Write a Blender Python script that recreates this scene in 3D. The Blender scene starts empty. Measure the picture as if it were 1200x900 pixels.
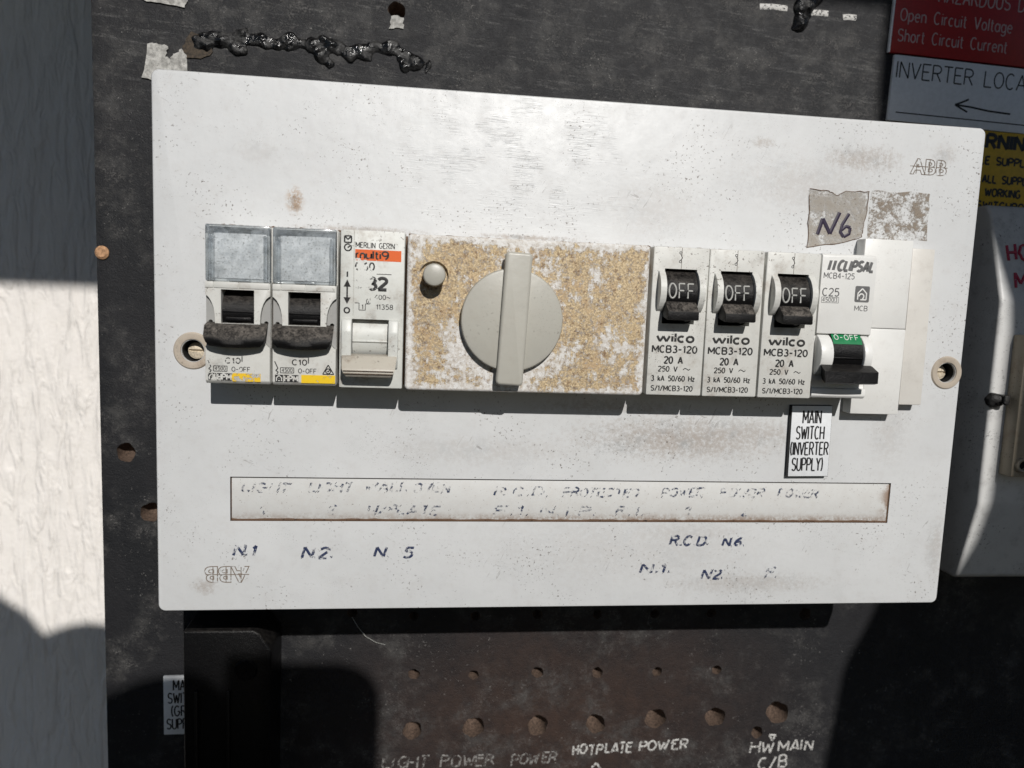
import bpy, bmesh, math, random
from mathutils import Vector, Matrix, noise as mnoise
random.seed(7)
S = bpy.context.scene
COL = S.collection
R = math.radians
MM = 0.001
# Working frame: (u right, v up, w out of the board), millimetres, origin at the lower left
# corner of the white cover plate's front.  World = (u, -w, v) / 1000.
def W3(u, v, w): return Vector((u, -w, v)) * MM

# ------------------------------------------------------------------ camera
cam_d = bpy.data.cameras.new('camera'); cam = bpy.data.objects.new('camera', cam_d); COL.objects.link(cam)
CC = Vector((78.2253, 100.1033, 234.7642))
rx = Vector((0.99226, 0.03886, 0.11792)); ry = -Vector((0.02513, -0.99296, 0.11577)); rz = -Vector((0.12159, -0.11191, -0.98625))
def d3(v): return Vector((v.x, -v.z, v.y))
ax, az = d3(rx).normalized(), d3(rz).normalized(); ay = az.cross(ax).normalized()
M = Matrix((ax, ay, az)).transposed().to_4x4(); M.translation = W3(*CC)
cam.matrix_world = M
cam_d.sensor_width = 36; cam_d.lens = 886.4 / 1200 * 36
cam_d.clip_start = 0.005; cam_d.clip_end = 100
cam_d.dof.use_dof = True; cam_d.dof.focus_distance = 0.238; cam_d.dof.aperture_fstop = 15
S.camera = cam

# ------------------------------------------------------------------ light
SUN = Vector((0.16, 0.63, 1.0))                       # towards the sun, per mm of w
sd = d3(SUN).normalized()
elev, azim = math.asin(sd.z), math.atan2(sd.x, sd.y)
wd = bpy.data.worlds.new('World'); S.world = wd; wd.use_nodes = True
nt = wd.node_tree; bgn = nt.nodes['Background']
sky = nt.nodes.new('ShaderNodeTexSky'); sky.sky_type = 'NISHITA'; sky.sun_disc = False
sky.ozone_density = 4.0; sky.dust_density = .4; sky.sun_elevation = elev; sky.sun_rotation = azim
nt.links.new(sky.outputs[0], bgn.inputs[0]); bgn.inputs[1].default_value = 0.062
sl = bpy.data.lights.new('sun', 'SUN'); sl.energy = 4.7; sl.angle = R(0.53); sl.color = (1, 0.966, 0.92)
so = bpy.data.objects.new('sun', sl); COL.objects.link(so)
so.rotation_euler = sd.to_track_quat('Z', 'Y').to_euler(); so.location = sd * 3
S.view_settings.view_transform = 'Standard'; S.view_settings.look = 'None'
S.view_settings.exposure = -0.36; S.view_settings.gamma = 1.0

# ------------------------------------------------------------------ node helper
class NB:
    def __init__(s, name):
        s.m = bpy.data.materials.new(name); s.m.use_nodes = True
        s.t = s.m.node_tree; s.b = s.t.nodes['Principled BSDF']; s.out = s.t.nodes['Material Output']
        s._p = None
    def set(s, sock, v):
        if isinstance(v, bpy.types.NodeSocket): s.t.links.new(v, sock)
        elif isinstance(v, (tuple, list)) and len(v) == 3 and sock.type == 'RGBA': sock.default_value = (*v, 1)
        else: sock.default_value = v
    def n(s, typ, ins={}, **pr):
        q = s.t.nodes.new(typ)
        for k, v in pr.items(): setattr(q, k, v)
        for k, v in ins.items(): s.set(q.inputs[k], v)
        return q
    def pos(s):                                        # (u, v, w) in mm, world based
        if s._p is None:
            g = s.n('ShaderNodeNewGeometry'); x = s.n('ShaderNodeSeparateXYZ', {0: g.outputs['Position']})
            c = s.n('ShaderNodeCombineXYZ', {0: x.outputs[0], 1: x.outputs[2], 2: s.math('MULTIPLY', x.outputs[1], -1)})
            s._p = s.n('ShaderNodeVectorMath', {0: c.outputs[0], 'Scale': 1000.0}, operation='SCALE').outputs[0]
        return s._p
    def xyz(s, i): return s.n('ShaderNodeSeparateXYZ', {0: s.pos()}).outputs[i]
    def vscale(s, v): return s.n('ShaderNodeVectorMath', {0: s.pos(), 1: v}, operation='MULTIPLY').outputs[0]
    def rot(s, ang, v):
        r = s.n('ShaderNodeVectorRotate', {'Vector': s.pos(), 'Angle': R(ang)}, rotation_type='Z_AXIS').outputs[0]
        return s.n('ShaderNodeVectorMath', {0: r, 1: v}, operation='MULTIPLY').outputs[0]
    def noise(s, sc, det=3, rough=.55, vec=None, dist=0):
        return s.n('ShaderNodeTexNoise', {'Vector': vec or s.pos(), 'Scale': sc, 'Detail': det, 'Roughness': rough, 'Distortion': dist}).outputs[0]
    def math(s, op, a, b=0.0, c=None):
        i = {0: a, 1: b}
        if c is not None: i[2] = c
        return s.n('ShaderNodeMath', i, operation=op).outputs[0]
    def ramp(s, f, lo, hi, a=0.0, b=1.0):
        return s.n('ShaderNodeMapRange', {0: f, 1: lo, 2: hi, 3: a, 4: b}, interpolation_type='SMOOTHSTEP').outputs[0]
    def mix(s, f, a, b):
        q = s.n('ShaderNodeMix', {0: f}, data_type='RGBA'); s.set(q.inputs[6], a); s.set(q.inputs[7], b); return q.outputs[2]
    def blob(s, cu, cv, ru, rv, soft=1.0):             # 1 at the centre, 0 outside the ellipse
        a = s.n('ShaderNodeVectorMath', {0: s.pos(), 1: (cu, cv, 0)}, operation='SUBTRACT').outputs[0]
        a = s.n('ShaderNodeVectorMath', {0: a, 1: (1/ru, 1/rv, 0)}, operation='MULTIPLY').outputs[0]
        l = s.n('ShaderNodeVectorMath', {0: a}, operation='LENGTH').outputs['Value']
        return s.ramp(l, 1 - soft, 1, 1, 0)
    def bump(s, h, dist=.0001, strength=1.0):
        q = s.n('ShaderNodeBump', {'Height': h, 'Distance': dist, 'Strength': strength})
        return q.outputs[0]
    def fin(s, col=None, rough=None, nrm=None, spec=None, **kw):
        b = s.b
        if col is not None: s.set(b.inputs['Base Color'], col)
        if rough is not None: s.set(b.inputs['Roughness'], rough)
        if nrm is not None: s.set(b.inputs['Normal'], nrm)
        if spec is not None: s.set(b.inputs['Specular IOR Level'], spec)
        for k, v in kw.items(): s.set(b.inputs[k], v)
        return s.m

BROWN = (.155, .11, .075); GREY = (.14, .135, .13)
def plastic(name, base, rough=.42, grime=.35, specks=.6, dirt=BROWN, masks=(), scratch=0.0, seed=0, bumpy=.00002):
    s = NB(name)
    vec = s.n('ShaderNodeVectorMath', {0: s.pos(), 1: (seed * 37.1, seed * 11.3, seed * 5.7)}, operation='ADD').outputs[0]
    big = s.noise(.035, 4, .6, vec); mid = s.noise(.16, 6, .68, vec); fine = s.noise(1.1, 3, .6, vec); vf = s.noise(3.2, 2, .5, vec)
    col = s.mix(s.ramp(big, .35, .65), tuple(c * .965 for c in base), tuple(min(1, c * 1.02) for c in base))
    # broad thin grime
    g = s.math('MULTIPLY', s.ramp(mid, .47, .72), grime)
    g = s.math('MULTIPLY', g, s.ramp(s.noise(.8, 5, .7, vec), .3, .7, .3, 1))
    tot = g
    # specks gathered in clusters
    sp = s.math('MULTIPLY', s.ramp(fine, .605, .67), s.ramp(s.noise(.045, 4, .7, vec), .47, .62, .04, 1))
    sp2 = s.math('MULTIPLY', s.ramp(vf, .66, .71), s.ramp(s.noise(.03, 4, .7, vec), .50, .62, .03, 1))
    sp = s.math('MAXIMUM', sp, sp2)
    if scratch:
        gate = s.ramp(s.noise(.05, 4, .7, vec), .54, .64)
        for ang, sc2 in ((22, 1), (-61, .9)):
            hl = s.ramp(s.noise(sc2, 2, .5, s.rot(ang, (.2, 1.7, 1)), .9), .66, .71)
            sp = s.math('MAXIMUM', sp, s.math('MULTIPLY', s.math('MULTIPLY', hl, gate), .45))
        rust = s.math('MULTIPLY', s.blob(40.3, 126.5, 3.6, 5.6, .8), s.ramp(s.noise(.55, 5, .75), .42, .56))
        col = s.mix(s.math('MULTIPLY', rust, .8), col, (.36, .22, .11))
    sp = s.math('MULTIPLY', sp, specks)
    for (cu, cv, ru, rv, amt) in masks:
        b = s.blob(cu, cv, ru, rv)
        st = s.ramp(s.math('ADD', s.noise(.6, 8, .85, vec), s.math('MULTIPLY', s.math('SUBTRACT', b, .5), .26)), .47, .68)
        st = s.math('ADD', s.math('MULTIPLY', st, .85), s.math('MULTIPLY', s.ramp(s.noise(.09, 4, .6, vec), .35, .65), .10))
        tot = s.math('MAXIMUM', tot, s.math('MULTIPLY', s.math('MULTIPLY', st, b), amt))
    tot = s.math('MINIMUM', tot, .92)
    dcol = s.mix(s.ramp(s.noise(.12, 4, .6, vec), .45, .7), tuple(c * 1.5 for c in dirt), GREY)
    col = s.mix(tot, col, dcol); col = s.mix(s.math('MINIMUM', sp, .85), col, tuple(c * .45 for c in dirt))
    h = s.math('ADD', s.noise(.25, 2, .5, vec), s.math('MULTIPLY', vf, .15))
    rg = s.math('ADD', s.math('MULTIPLY', mid, .25), rough - .1)
    if scratch:
        gl_ = s.math('MULTIPLY', s.math('MULTIPLY', s.ramp(s.noise(1, 3, .6, s.rot(3, (.12, 2.2, 1))), .55, .66), s.ramp(s.noise(.09, 3, .6, vec), .45, .6)), s.blob(100, 138, 55, 30, .7))
        rg = s.math('SUBTRACT', rg, s.math('MULTIPLY', gl_, .12))
    n = s.bump(h, bumpy * 4)
    if scratch:
        ln = s.noise(1, 2, .6, s.rot(2.5, (.10, 2.6, 1)), .25)
        ln2 = s.noise(1, 2, .6, s.rot(-2, (.16, 5.0, 1)), .2)
        sm = s.math('MULTIPLY', s.ramp(s.noise(.09, 4, .6, vec), .46, .58), s.blob(110, 140, 62, 34))
        hh = s.math('MULTIPLY', s.math('ADD', s.ramp(ln, .52, .72), s.ramp(ln2, .55, .75)), sm)
        q = s.n('ShaderNodeBump', {'Height': hh, 'Distance': scratch, 'Strength': 1.0, 'Normal': n}); n = q.outputs[0]
    return s.fin(col, rg, n, .5)

def flat(name, col, rough=.5, var=.15, sc=.6, metal=0, spec=.4):
    s = NB(name); f = s.noise(sc, 5, .65)
    c = s.mix(s.ramp(f, .3, .7), tuple(x * (1 - var) for x in col), tuple(min(1, x * (1 + var)) for x in col))
    return s.fin(c, rough, s.bump(f, .00003), spec, Metallic=metal)

def worn(name, col, lo=.5, hi=.53, sc=.9, rough=.5, masks=()):           # ink that has partly flaked away
    s = NB(name); s.fin(col, rough)
    f = s.noise(sc, 5, .7)
    for (cu, cv, ru, rv, amt) in masks: f = s.math('ADD', f, s.math('MULTIPLY', s.blob(cu, cv, ru, rv), amt))
    a = s.ramp(f, lo, hi, 1, 0)
    tr = s.n('ShaderNodeBsdfTransparent')
    mx = s.n('ShaderNodeMixShader', {0: a, 1: tr.outputs[0], 2: s.b.outputs[0]})
    s.t.links.new(mx.outputs[0], s.out.inputs[0]); return s.m

def dusty_black(name, base=(.0035, .0035, .004), dust=(.19, .17, .15), amt=.85, rough=.42):
    s = NB(name)
    g = s.n('ShaderNodeNewGeometry'); up = s.n('ShaderNodeSeparateXYZ', {0: g.outputs['Normal']}).outputs[2]
    f = s.noise(1.9, 6, .8); f2 = s.noise(.5, 4, .7)
    d = s.math('MULTIPLY', s.ramp(up, .12, .6, .04, 1), s.ramp(s.math('ADD', s.math('MULTIPLY', f, .7), s.math('MULTIPLY', f2, .3)), .36, .62))
    d = s.math('MULTIPLY', s.math('MULTIPLY', d, s.ramp(f2, .3, .7, .45, 1)), amt)
    c = s.mix(d, base, dust)
    return s.fin(c, s.math('ADD', s.math('MULTIPLY', d, .5), rough), s.bump(s.math('ADD', f, f2), .00012), .18)

M_ = {}
M_['plate'] = plastic('cover_plastic', (.60, .61, .615), .40, .13, .85, BROWN,
    ((150, 20, 120, 30, .16), (200, 140, 60, 22, .25), (100, 52, 80, 12, .22), (30, 140, 14, 9, .2),
    (165, 57, 85, 17, .62), (183, 59, 55, 12, .5), (218, 149, 32, 10, .55), (246, 152, 10, 8, .4), (236, 60, 18, 30, .22), (212, 130, 12, 12, .5), (40.5, 126.3, 4.5, 6, .95), (14, 8, 9, 6, .5), (150, 130, 40, 22, .22),
     (184, 152, 9, 4, .5), (190, 8, 70, 9, .35), (257, 20, 9, 26, .3), (60, 119, 45, 2.5, .6), (110, 119, 40, 2, .7), (165, 25, 60, 10, .25), (140, 67, 60, 6, .45)), scratch=.00005)
M_['hpm'] = plastic('grey_white_breaker_plastic', (.60, .60, .57), .45, .55, .7, seed=1)
M_['cap'] = plastic('grey_cap_plastic', (.33, .33, .32), .5, .4, .4, seed=12)
M_['mg'] = plastic('pale_grey_breaker_plastic', (.60, .61, .58), .42, .6, .9, seed=2)
M_['wil'] = plastic('speckled_breaker_plastic', (.61, .61, .58), .45, .6, .9, seed=3)
M_['clip'] = plastic('white_breaker_plastic', (.74, .74, .72), .38, .08, .12, seed=4)
M_['blank'] = plastic('white_filler_plastic', (.72, .72, .70), .38, .12, .15, seed=5)
M_['blank2'] = plastic('yellowed_filler_plastic', (.66, .64, .60), .42, .2, .15, seed=6)
M_['knob'] = plastic('beige_grey_plastic', (.42, .41, .365), .36, .15, .55, seed=7)
M_['lever_grey'] = plastic('grimy_beige_plastic', (.46, .43, .37), .45, .9, .9, seed=8, masks=((64, 85, 12, 5, .7),))
M_['meter'] = plastic('meter_cover_plastic', (.60, .60, .59), .42, .45, .8, dirt=GREY, seed=9, masks=((300, 125, 30, 22, .5),))
M_['beige'] = plastic('tan_plastic', (.36, .31, .235), .45, .6, .8, seed=10)
M_['collar'] = plastic('tan_collar_plastic', (.45, .39, .32), .4, .7, .6, seed=11)
M_['black'] = dusty_black('black_lever_plastic')
M_['drum'] = dusty_black('black_drum_plastic', amt=.35, rough=.3)
M_['cleanblack'] = dusty_black('clean_black_plastic', amt=.12, rough=.32)
M_['ink'] = flat('black_ink', (.012, .012, .013), .5)
M_['grey_ink'] = flat('grey_ink', (.13, .13, .13), .5)
M_['off_ink'] = flat('engraved_grey_fill', (.42, .42, .40), .6)
M_['white_ink'] = flat('white_ink', (.78, .78, .76), .5)
M_['worn_ink'] = worn('flaked_black_ink', (.012, .012, .013), .52, .56, .55)
M_['wil_ink'] = worn('lightly_worn_black_print', (.015, .015, .015), .62, .68, .8)
M_['mg_ink'] = worn('flaked_grey_black_print', (.02, .02, .02), .64, .67, 1.0, masks=((61.0, 104, 6.5, 10, .32), (68.5, 113.5, 4, 1.8, .13), (65, 98, 5, 3, .12)))
M_['chalk'] = worn('white_paint_marker', (.50, .49, .47), .50, .62, 1.0)
M_['faint_chalk'] = worn('rubbed_paint_marker', (.22, .21, .20), .44, .58, .9)
M_['marker'] = worn('faded_navy_marker', (.02, .032, .085), .44, .62, .5)
M_['dots'] = worn('ink_bead', (.02, .028, .045), .56, .62, .5)
M_['marker2'] = worn('washed_out_marker', (.035, .05, .10), .37, .52, .55)
M_['dark_marker'] = worn('dark_purple_marker', (.02, .012, .035), .60, .66, 1.2)
M_['red_marker'] = worn('red_marker', (.42, .03, .07), .56, .66, 1.0)
M_['yellow_ink'] = worn('yellow_print', (.78, .52, .01), .60, .64, .8)
M_['yellow_worn'] = worn('flaked_yellow_print', (.78, .50, .02), .48, .51, .6)
M_['orange'] = worn('orange_print', (.72, .12, .015), .64, .68, .9, masks=((60.5, 108.6, 3.5, 2.6, .28),))
M_['green'] = flat('green_print', (.012, .19, .07), .4)
M_['white_label'] = flat('white_engraving_laminate', (.72, .74, .76), .3, .04)
M_['cream_label'] = flat('white_sign_laminate', (.76, .78, .82), .35, .05)
M_['red_sign'] = flat('red_sign_laminate', (.36, .008, .012), .35, .1)
M_['pink_ink'] = flat('engraved_pale_lettering', (.52, .40, .40), .5)
M_['yellow_sign'] = flat('yellow_sign_laminate', (.62, .38, .015), .4, .1)
M_['dirtline'] = flat('brown_dirt', (.07, .045, .03), .8, .5, 1.0)
M_['grime'] = worn('ragged_brown_grime', (.11, .062, .035), .56, .68, .5, .8)
M_['stain'] = worn('brown_dirt_outline', (.20, .165, .135), .49, .62, .8, .8)
M_['hole'] = flat('drilled_fibre', (.095, .064, .047), .8, .5, 1.2)
M_['hole_shade'] = flat('painted_hole_shade', (.01, .01, .01), .8)  # near black that puts the shade inside holes into the colour
M_['steel'] = flat('screw_steel', (.60, .52, .40), .5, .3, 1.5, metal=.2)

def m_board():
    s = NB('black_bitumen_board')
    a = s.noise(.03, 6, .65); b = s.noise(.22, 7, .75); c = s.noise(1.6, 4, .7); st = s.noise(1, 6, .72, s.vscale((.12, .45, 1)))
    brown = s.math('MULTIPLY', s.ramp(s.xyz(1), 0, -40), s.blob(140, -70, 130, 70))
    base = s.mix(s.math('MULTIPLY', brown, s.ramp(b, .25, .65, .45, 1)), (.017, .017, .019), (.048, .029, .022))
    base = s.mix(s.math('MULTIPLY', s.ramp(a, .40, .62, 0, .65), s.ramp(s.xyz(1), -60, 0, .3, 1)), base, (.010, .011, .013))
    cl = s.math('MAXIMUM', s.ramp(s.noise(.045, 4, .65), .44, .62), s.math('MULTIPLY', s.ramp(s.xyz(1), 150, 185), s.ramp(s.noise(.03, 4, .65), .38, .55)))
    base = s.mix(s.math('MULTIPLY', s.math('MULTIPLY', s.ramp(s.noise(.12, 6, .75), .42, .66), cl), .6), base, (.068, .066, .064))
    scuff = s.math('MULTIPLY', s.math('MULTIPLY', s.ramp(b, .47, .66), s.ramp(c, .42, .62)), cl)
    base = s.mix(s.math('MULTIPLY', scuff, .65), base, (.12, .115, .11))
    stk = s.math('MULTIPLY', s.ramp(s.noise(1, 6, .8, s.rot(4, (.05, .5, 1))), .52, .66), s.math('MULTIPLY', s.ramp(s.xyz(1), 140, 185), s.ramp(c, .35, .6)))
    base = s.mix(s.math('MULTIPLY', stk, .6), base, (.13, .128, .125))
    fl = s.math('MULTIPLY', s.ramp(s.noise(.8, 6, .8), .61, .66), s.ramp(s.noise(.06, 4, .65), .48, .62, .05, 1))
    base = s.mix(s.math('MULTIPLY', fl, .7), base, (.30, .29, .275))
    h = s.math('ADD', s.math('MULTIPLY', c, .6), s.math('ADD', b, s.math('MULTIPLY', st, .25)))
    return s.fin(base, s.ramp(b, .3, .7, .45, .72), s.bump(h, .00035), .25)
M_['board'] = m_board()

def m_wall():
    s = NB('painted_woodgrain_cladding')
    g = s.noise(1, 3, .5, s.vscale((.075, .012, .1)), 1.0); f = s.noise(1, 3, .6, s.vscale((.15, .035, .2)), 1.0)
    k = s.noise(.10, 3, .55); q = s.noise(.5, 3, .6)
    h = s.math('ADD', s.math('ADD', s.math('MULTIPLY', s.ramp(g, .40, .62), .55), s.math('MULTIPLY', s.ramp(f, .42, .66), .5)), s.math('ADD', s.math('MULTIPLY', k, .35), s.math('MULTIPLY', q, .22)))
    col = s.mix(s.ramp(k, .3, .7), (.81, .775, .735), (.835, .80, .765))
    return s.fin(col, .6, s.bump(h, .0013), .3)
M_['wall'] = m_wall()

def m_flake():                                        # sun-rotted printed face of the rotary switch
    s = NB('sun_rotted_printed_face')
    base = s.mix(s.ramp(s.noise(.7, 6, .75), .38, .62), (.76, .755, .74), (.58, .54, .49))
    n1 = s.noise(.10, 7, .72, dist=.5); n2 = s.noise(.42, 7, .85); n3 = s.noise(1.7, 4, .8); n4 = s.noise(.75, 6, .85)
    left = s.ramp(s.xyz(0), 74, 146, .0, .022); up = s.ramp(s.xyz(1), 76, 114, -.002, .018)
    ring = s.math('MULTIPLY', s.blob(104.5, 94, 23.5, 23.5, .3), s.ramp(s.xyz(1), 97, 84))
    strk = s.noise(1, 4, .7, s.vscale((.55, .10, 1)))
    m = s.math('ADD', s.math('ADD', s.math('MULTIPLY', n1, .46), s.math('MULTIPLY', n2, .43)), s.math('ADD', s.math('MULTIPLY', strk, .18), s.math('ADD', left, up)))
    m = s.math('SUBTRACT', m, s.math('MULTIPLY', ring, .06))
    bx = s.ramp(s.math('ABSOLUTE', s.math('SUBTRACT', s.xyz(0), 109.7)), 32.5, 35.7, 0, .10)
    by = s.ramp(s.math('ABSOLUTE', s.math('SUBTRACT', s.xyz(1), 94.8)), 19.4, 22.4, 0, .10)
    m = s.math('SUBTRACT', m, s.math('MAXIMUM', bx, by))
    mask = s.ramp(m, .508, .545)
    mask = s.math('MULTIPLY', mask, s.ramp(s.noise(.8, 6, .85), .54, .60, 1, .15))
    gold = s.mix(s.ramp(n3, .33, .67), (.31, .21, .105), (.76, .62, .40))
    gold = s.mix(s.ramp(s.noise(.14, 5, .7), .48, .64, 0, .45), gold, (.45, .29, .16))
    gold = s.mix(s.ramp(n4, .53, .58, 0, .85), gold, (.16, .09, .045))
    c = s.mix(s.math('MULTIPLY', mask, s.ramp(n3, .25, .5, .7, 1)), base, gold)
    sp = s.math('MULTIPLY', s.ramp(s.noise(.8, 6, .85), .545, .60), s.ramp(s.noise(.12, 4, .65), .38, .58, .3, .9))
    c = s.mix(s.math('MULTIPLY', sp, .8), c, (.20, .14, .10))
    h = s.math('ADD', s.math('MULTIPLY', mask, -.5), s.math('ADD', n3, s.math('ADD', n2, n4)))
    return s.fin(c, .65, s.bump(h, .00012), .3)
M_['flake'] = m_flake()

def m_clear():
    s = NB('hazed_clear_plastic')
    fr = s.n('ShaderNodeFresnel', {0: 1.45}).outputs[0]
    tr = s.n('ShaderNodeBsdfTransparent', {0: (.94, .955, .965)}); gl = s.n('ShaderNodeBsdfGlossy', {0: (1, 1, 1), 1: .12})
    df = s.n('ShaderNodeBsdfDiffuse', {0: (.50, .545, .58)})
    m1 = s.n('ShaderNodeMixShader', {0: s.ramp(s.noise(.4, 6, .75), .35, .65, .08, .38), 1: tr.outputs[0], 2: df.outputs[0]})
    m2 = s.n('ShaderNodeMixShader', {0: fr, 1: m1.outputs[0], 2: gl.outputs[0]})
    s.t.links.new(m2.outputs[0], s.out.inputs[0]); return s.m
M_['clear'] = m_clear()
def m_paper():
    s = NB('mouldy_grey_label_card')
    a = s.noise(.35, 6, .7); b = s.noise(1.6, 4, .7)
    c = s.mix(s.ramp(a, .35, .68), (.74, .755, .765), (.50, .52, .53)); c = s.mix(s.ramp(b, .55, .64, 0, .8), c, (.17, .17, .16))
    return s.fin(c, .8)
M_['paper'] = m_paper()
def m_residue(name, c1, c2, lo, hi):
    s = NB(name); a = s.noise(.28, 6, .72); b = s.noise(1.5, 5, .75)
    c = s.mix(s.ramp(a, .35, .62), c1, c2); c = s.mix(s.ramp(b, .58, .7, 0, .75), c, (.14, .09, .06))
    return s.fin(c, .75, s.bump(b, .0001), .3)
M_['residue_old'] = m_residue('aged_tape_residue', (.54, .51, .475), (.42, .37, .325), .3, .6)
def m_scrap():
    s = NB('torn_foil_paper'); a = s.noise(.5, 6, .75); b = s.noise(2, 4, .7)
    c = s.mix(s.ramp(a, .35, .65), (.24, .235, .22), (.56, .55, .52)); c = s.mix(s.ramp(b, .58, .66, 0, .8), c, (.07, .065, .06))
    return s.fin(c, .6, s.bump(a, .0004), .4)
M_['scrap'] = m_scrap()
def m_residue2(name, c1, c2, lo, hi, amt):            # grimy film, worn through in places
    s = NB(name); a = s.noise(.22, 7, .75); b = s.noise(1.2, 5, .75)
    c = s.mix(s.ramp(a, .38, .62), c1, c2); c = s.mix(s.ramp(b, .56, .66, 0, .8), c, (.13, .09, .065))
    s.fin(c, .7, s.bump(b, .0001))
    tr = s.n('ShaderNodeBsdfTransparent'); f = s.ramp(s.math('ADD', s.math('MULTIPLY', a, .65), s.math('MULTIPLY', b, .35)), lo, hi)
    mx = s.n('ShaderNodeMixShader', {0: s.math('MULTIPLY', f, amt), 1: tr.outputs[0], 2: s.b.outputs[0]})
    s.t.links.new(mx.outputs[0], s.out.inputs[0]); return s.m
M_['residue'] = m_residue2('grimy_tape_residue', (.52, .50, .47), (.40, .365, .32), .38, .54, .72)
M_['glue'] = m_residue2('patchy_glue_residue', (.46, .43, .39), (.30, .25, .20), .45, .60, .85)
def m_strip():
    s = NB('label_strip_plastic')
    v = s.xyz(1); n = s.noise(.25, 6, .72); f = s.noise(1.2, 5, .75)
    low = s.math('MULTIPLY', s.ramp(v, 29, 32.6, 1, 0), s.ramp(s.math('ADD', s.math('MULTIPLY', f, .6), s.math('MULTIPLY', n, .5)), .42, .66))
    edge = s.math('MULTIPLY', s.ramp(s.xyz(0), 233, 238.5), s.ramp(n, .35, .65))
    low = s.math('MAXIMUM', s.math('MULTIPLY', low, s.ramp(s.xyz(0), 40, 140, .55, 1)), edge)
    c = s.mix(s.ramp(n, .35, .7), (.60, .603, .592), (.57, .565, .55))
    c = s.mix(s.math('MULTIPLY', low, .85), c, (.21, .115, .06))
    c = s.mix(s.math('MULTIPLY', s.ramp(s.noise(1.8, 3, .6), .67, .72), .8), c, (.12, .08, .05))
    return s.fin(c, .45)
M_['strip'] = m_strip()
def m_tar():
    s = NB('glossy_black_sealant'); a = s.noise(.5, 4, .6); b = s.noise(.3, 4, .65)
    return s.fin(s.mix(s.ramp(b, .48, .64, 0, .6), (.004, .004, .0045), (.022, .021, .020)), s.ramp(b, .42, .58, .12, .6), s.bump(a, .0006), .5)
M_['tar'] = m_tar()

# ------------------------------------------------------------------ mesh helpers (local mm: x = u, y = v, z = w)
def finish(name, bm, mats, parent=None, loc=(0, 0, 0), smooth=30):
    bmesh.ops.recalc_face_normals(bm, faces=bm.faces)
    for v in bm.verts: v.co = W3(*v.co)
    me = bpy.data.meshes.new(name); bm.to_mesh(me); bm.free()
    return link(name, me, mats, parent, loc, smooth)
def link(name, me, mats, parent=None, loc=(0, 0, 0), smooth=30):
    if not isinstance(mats, (list, tuple)): mats = [mats]
    if len(me.materials): me.materials.clear()
    for m in mats: me.materials.append(M_[m] if isinstance(m, str) else m)
    if smooth: me.shade_smooth(); me.set_sharp_from_angle(angle=R(smooth))
    o = bpy.data.objects.new(name, me); COL.objects.link(o); o.location = W3(*loc)
    if parent: o.parent = parent
    return o
def tag(o, label, cat, group=None, kind=None):
    if kind: o['kind'] = kind
    else: o['label'] = label; o['category'] = cat
    if group: o['group'] = group
    return o
def thing(name, label, cat, loc, group=None, rot=0):
    o = bpy.data.objects.new(name, None); COL.objects.link(o); o.location = W3(*loc); o.empty_display_size = .01
    o.rotation_euler = (0, -R(rot), 0)
    return tag(o, label, cat, group)
def box(bm, x0, x1, y0, y1, z0, z1, bev=0, seg=2, mat=0):
    vs = [bm.verts.new((x, y, z)) for z in (z0, z1) for y in (y0, y1) for x in (x0, x1)]
    fs = [bm.faces.new([vs[i] for i in q]) for q in ((0, 2, 3, 1), (4, 5, 7, 6), (0, 1, 5, 4), (2, 6, 7, 3), (0, 4, 6, 2), (1, 3, 7, 5))]
    for f in fs: f.material_index = mat
    if bev:
        es = list({e for f in fs for e in f.edges})
        bmesh.ops.bevel(bm, geom=es, offset=bev, segments=seg, profile=.5, affect='EDGES')
    return bm
def BX(*a, **k): return box(bmesh.new(), *a, **k)
def prism(bm, pts, z0, z1, bev=0, axis='z', seg=2, mat=0):
    """polygon pts extruded: axis z -> pts are (x,y); axis x -> pts are (y,z) and z0..z1 run along x"""
    f3 = (lambda p, t: (p[0], p[1], t)) if axis == 'z' else (lambda p, t: (t, p[0], p[1]))
    a = [bm.verts.new(f3(p, z0)) for p in pts]; b = [bm.verts.new(f3(p, z1)) for p in pts]
    fs = [bm.faces.new(a[::-1]), bm.faces.new(b)]
    for i in range(len(pts)):
        j = (i + 1) % len(pts); fs.append(bm.faces.new((a[i], a[j], b[j], b[i])))
    for f in fs: f.material_index = mat
    if bev:
        es = list({e for f in fs for e in f.edges})
        bmesh.ops.bevel(bm, geom=es, offset=bev, segments=seg, profile=.5, affect='EDGES', clamp_overlap=True)
    return bm
def lathe(bm, prof, cx, cy, n=48, mat=0):             # prof: (r, z); axis along z
    rings = []
    for r, z in prof:
        if r < 1e-6: rings.append([bm.verts.new((cx, cy, z))])
        else: rings.append([bm.verts.new((cx + r * math.cos(2*math.pi*i/n), cy + r * math.sin(2*math.pi*i/n), z)) for i in range(n)])
    for a, b in zip(rings, rings[1:]):
        for i in range(n):
            j = (i + 1) % n
            if len(a) == 1 and len(b) == 1: continue
            if len(a) == 1: f = bm.faces.new((a[0], b[j], b[i]))
            elif len(b) == 1: f = bm.faces.new((a[i], a[j], b[0]))
            else: f = bm.faces.new((a[i], a[j], b[j], b[i]))
            f.material_index = mat
    return bm
def arcpts(cy, cz, r, a0, a1, n=14):                   # in the (y,z) plane
    return [(cy + r * math.cos(R(a0 + (a1 - a0) * i / n)), cz + r * math.sin(R(a0 + (a1 - a0) * i / n))) for i in range(n + 1)]
def drum(bm, x0, x1, cy, cz, r, a0=-20, a1=200, mat=0):
    return prism(bm, arcpts(cy, cz, r, a0, a1, 24), x0, x1, axis='x', mat=mat)
CUTM = [bpy.data.materials.new('cut_%d' % k) for k in range(3)]
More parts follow.
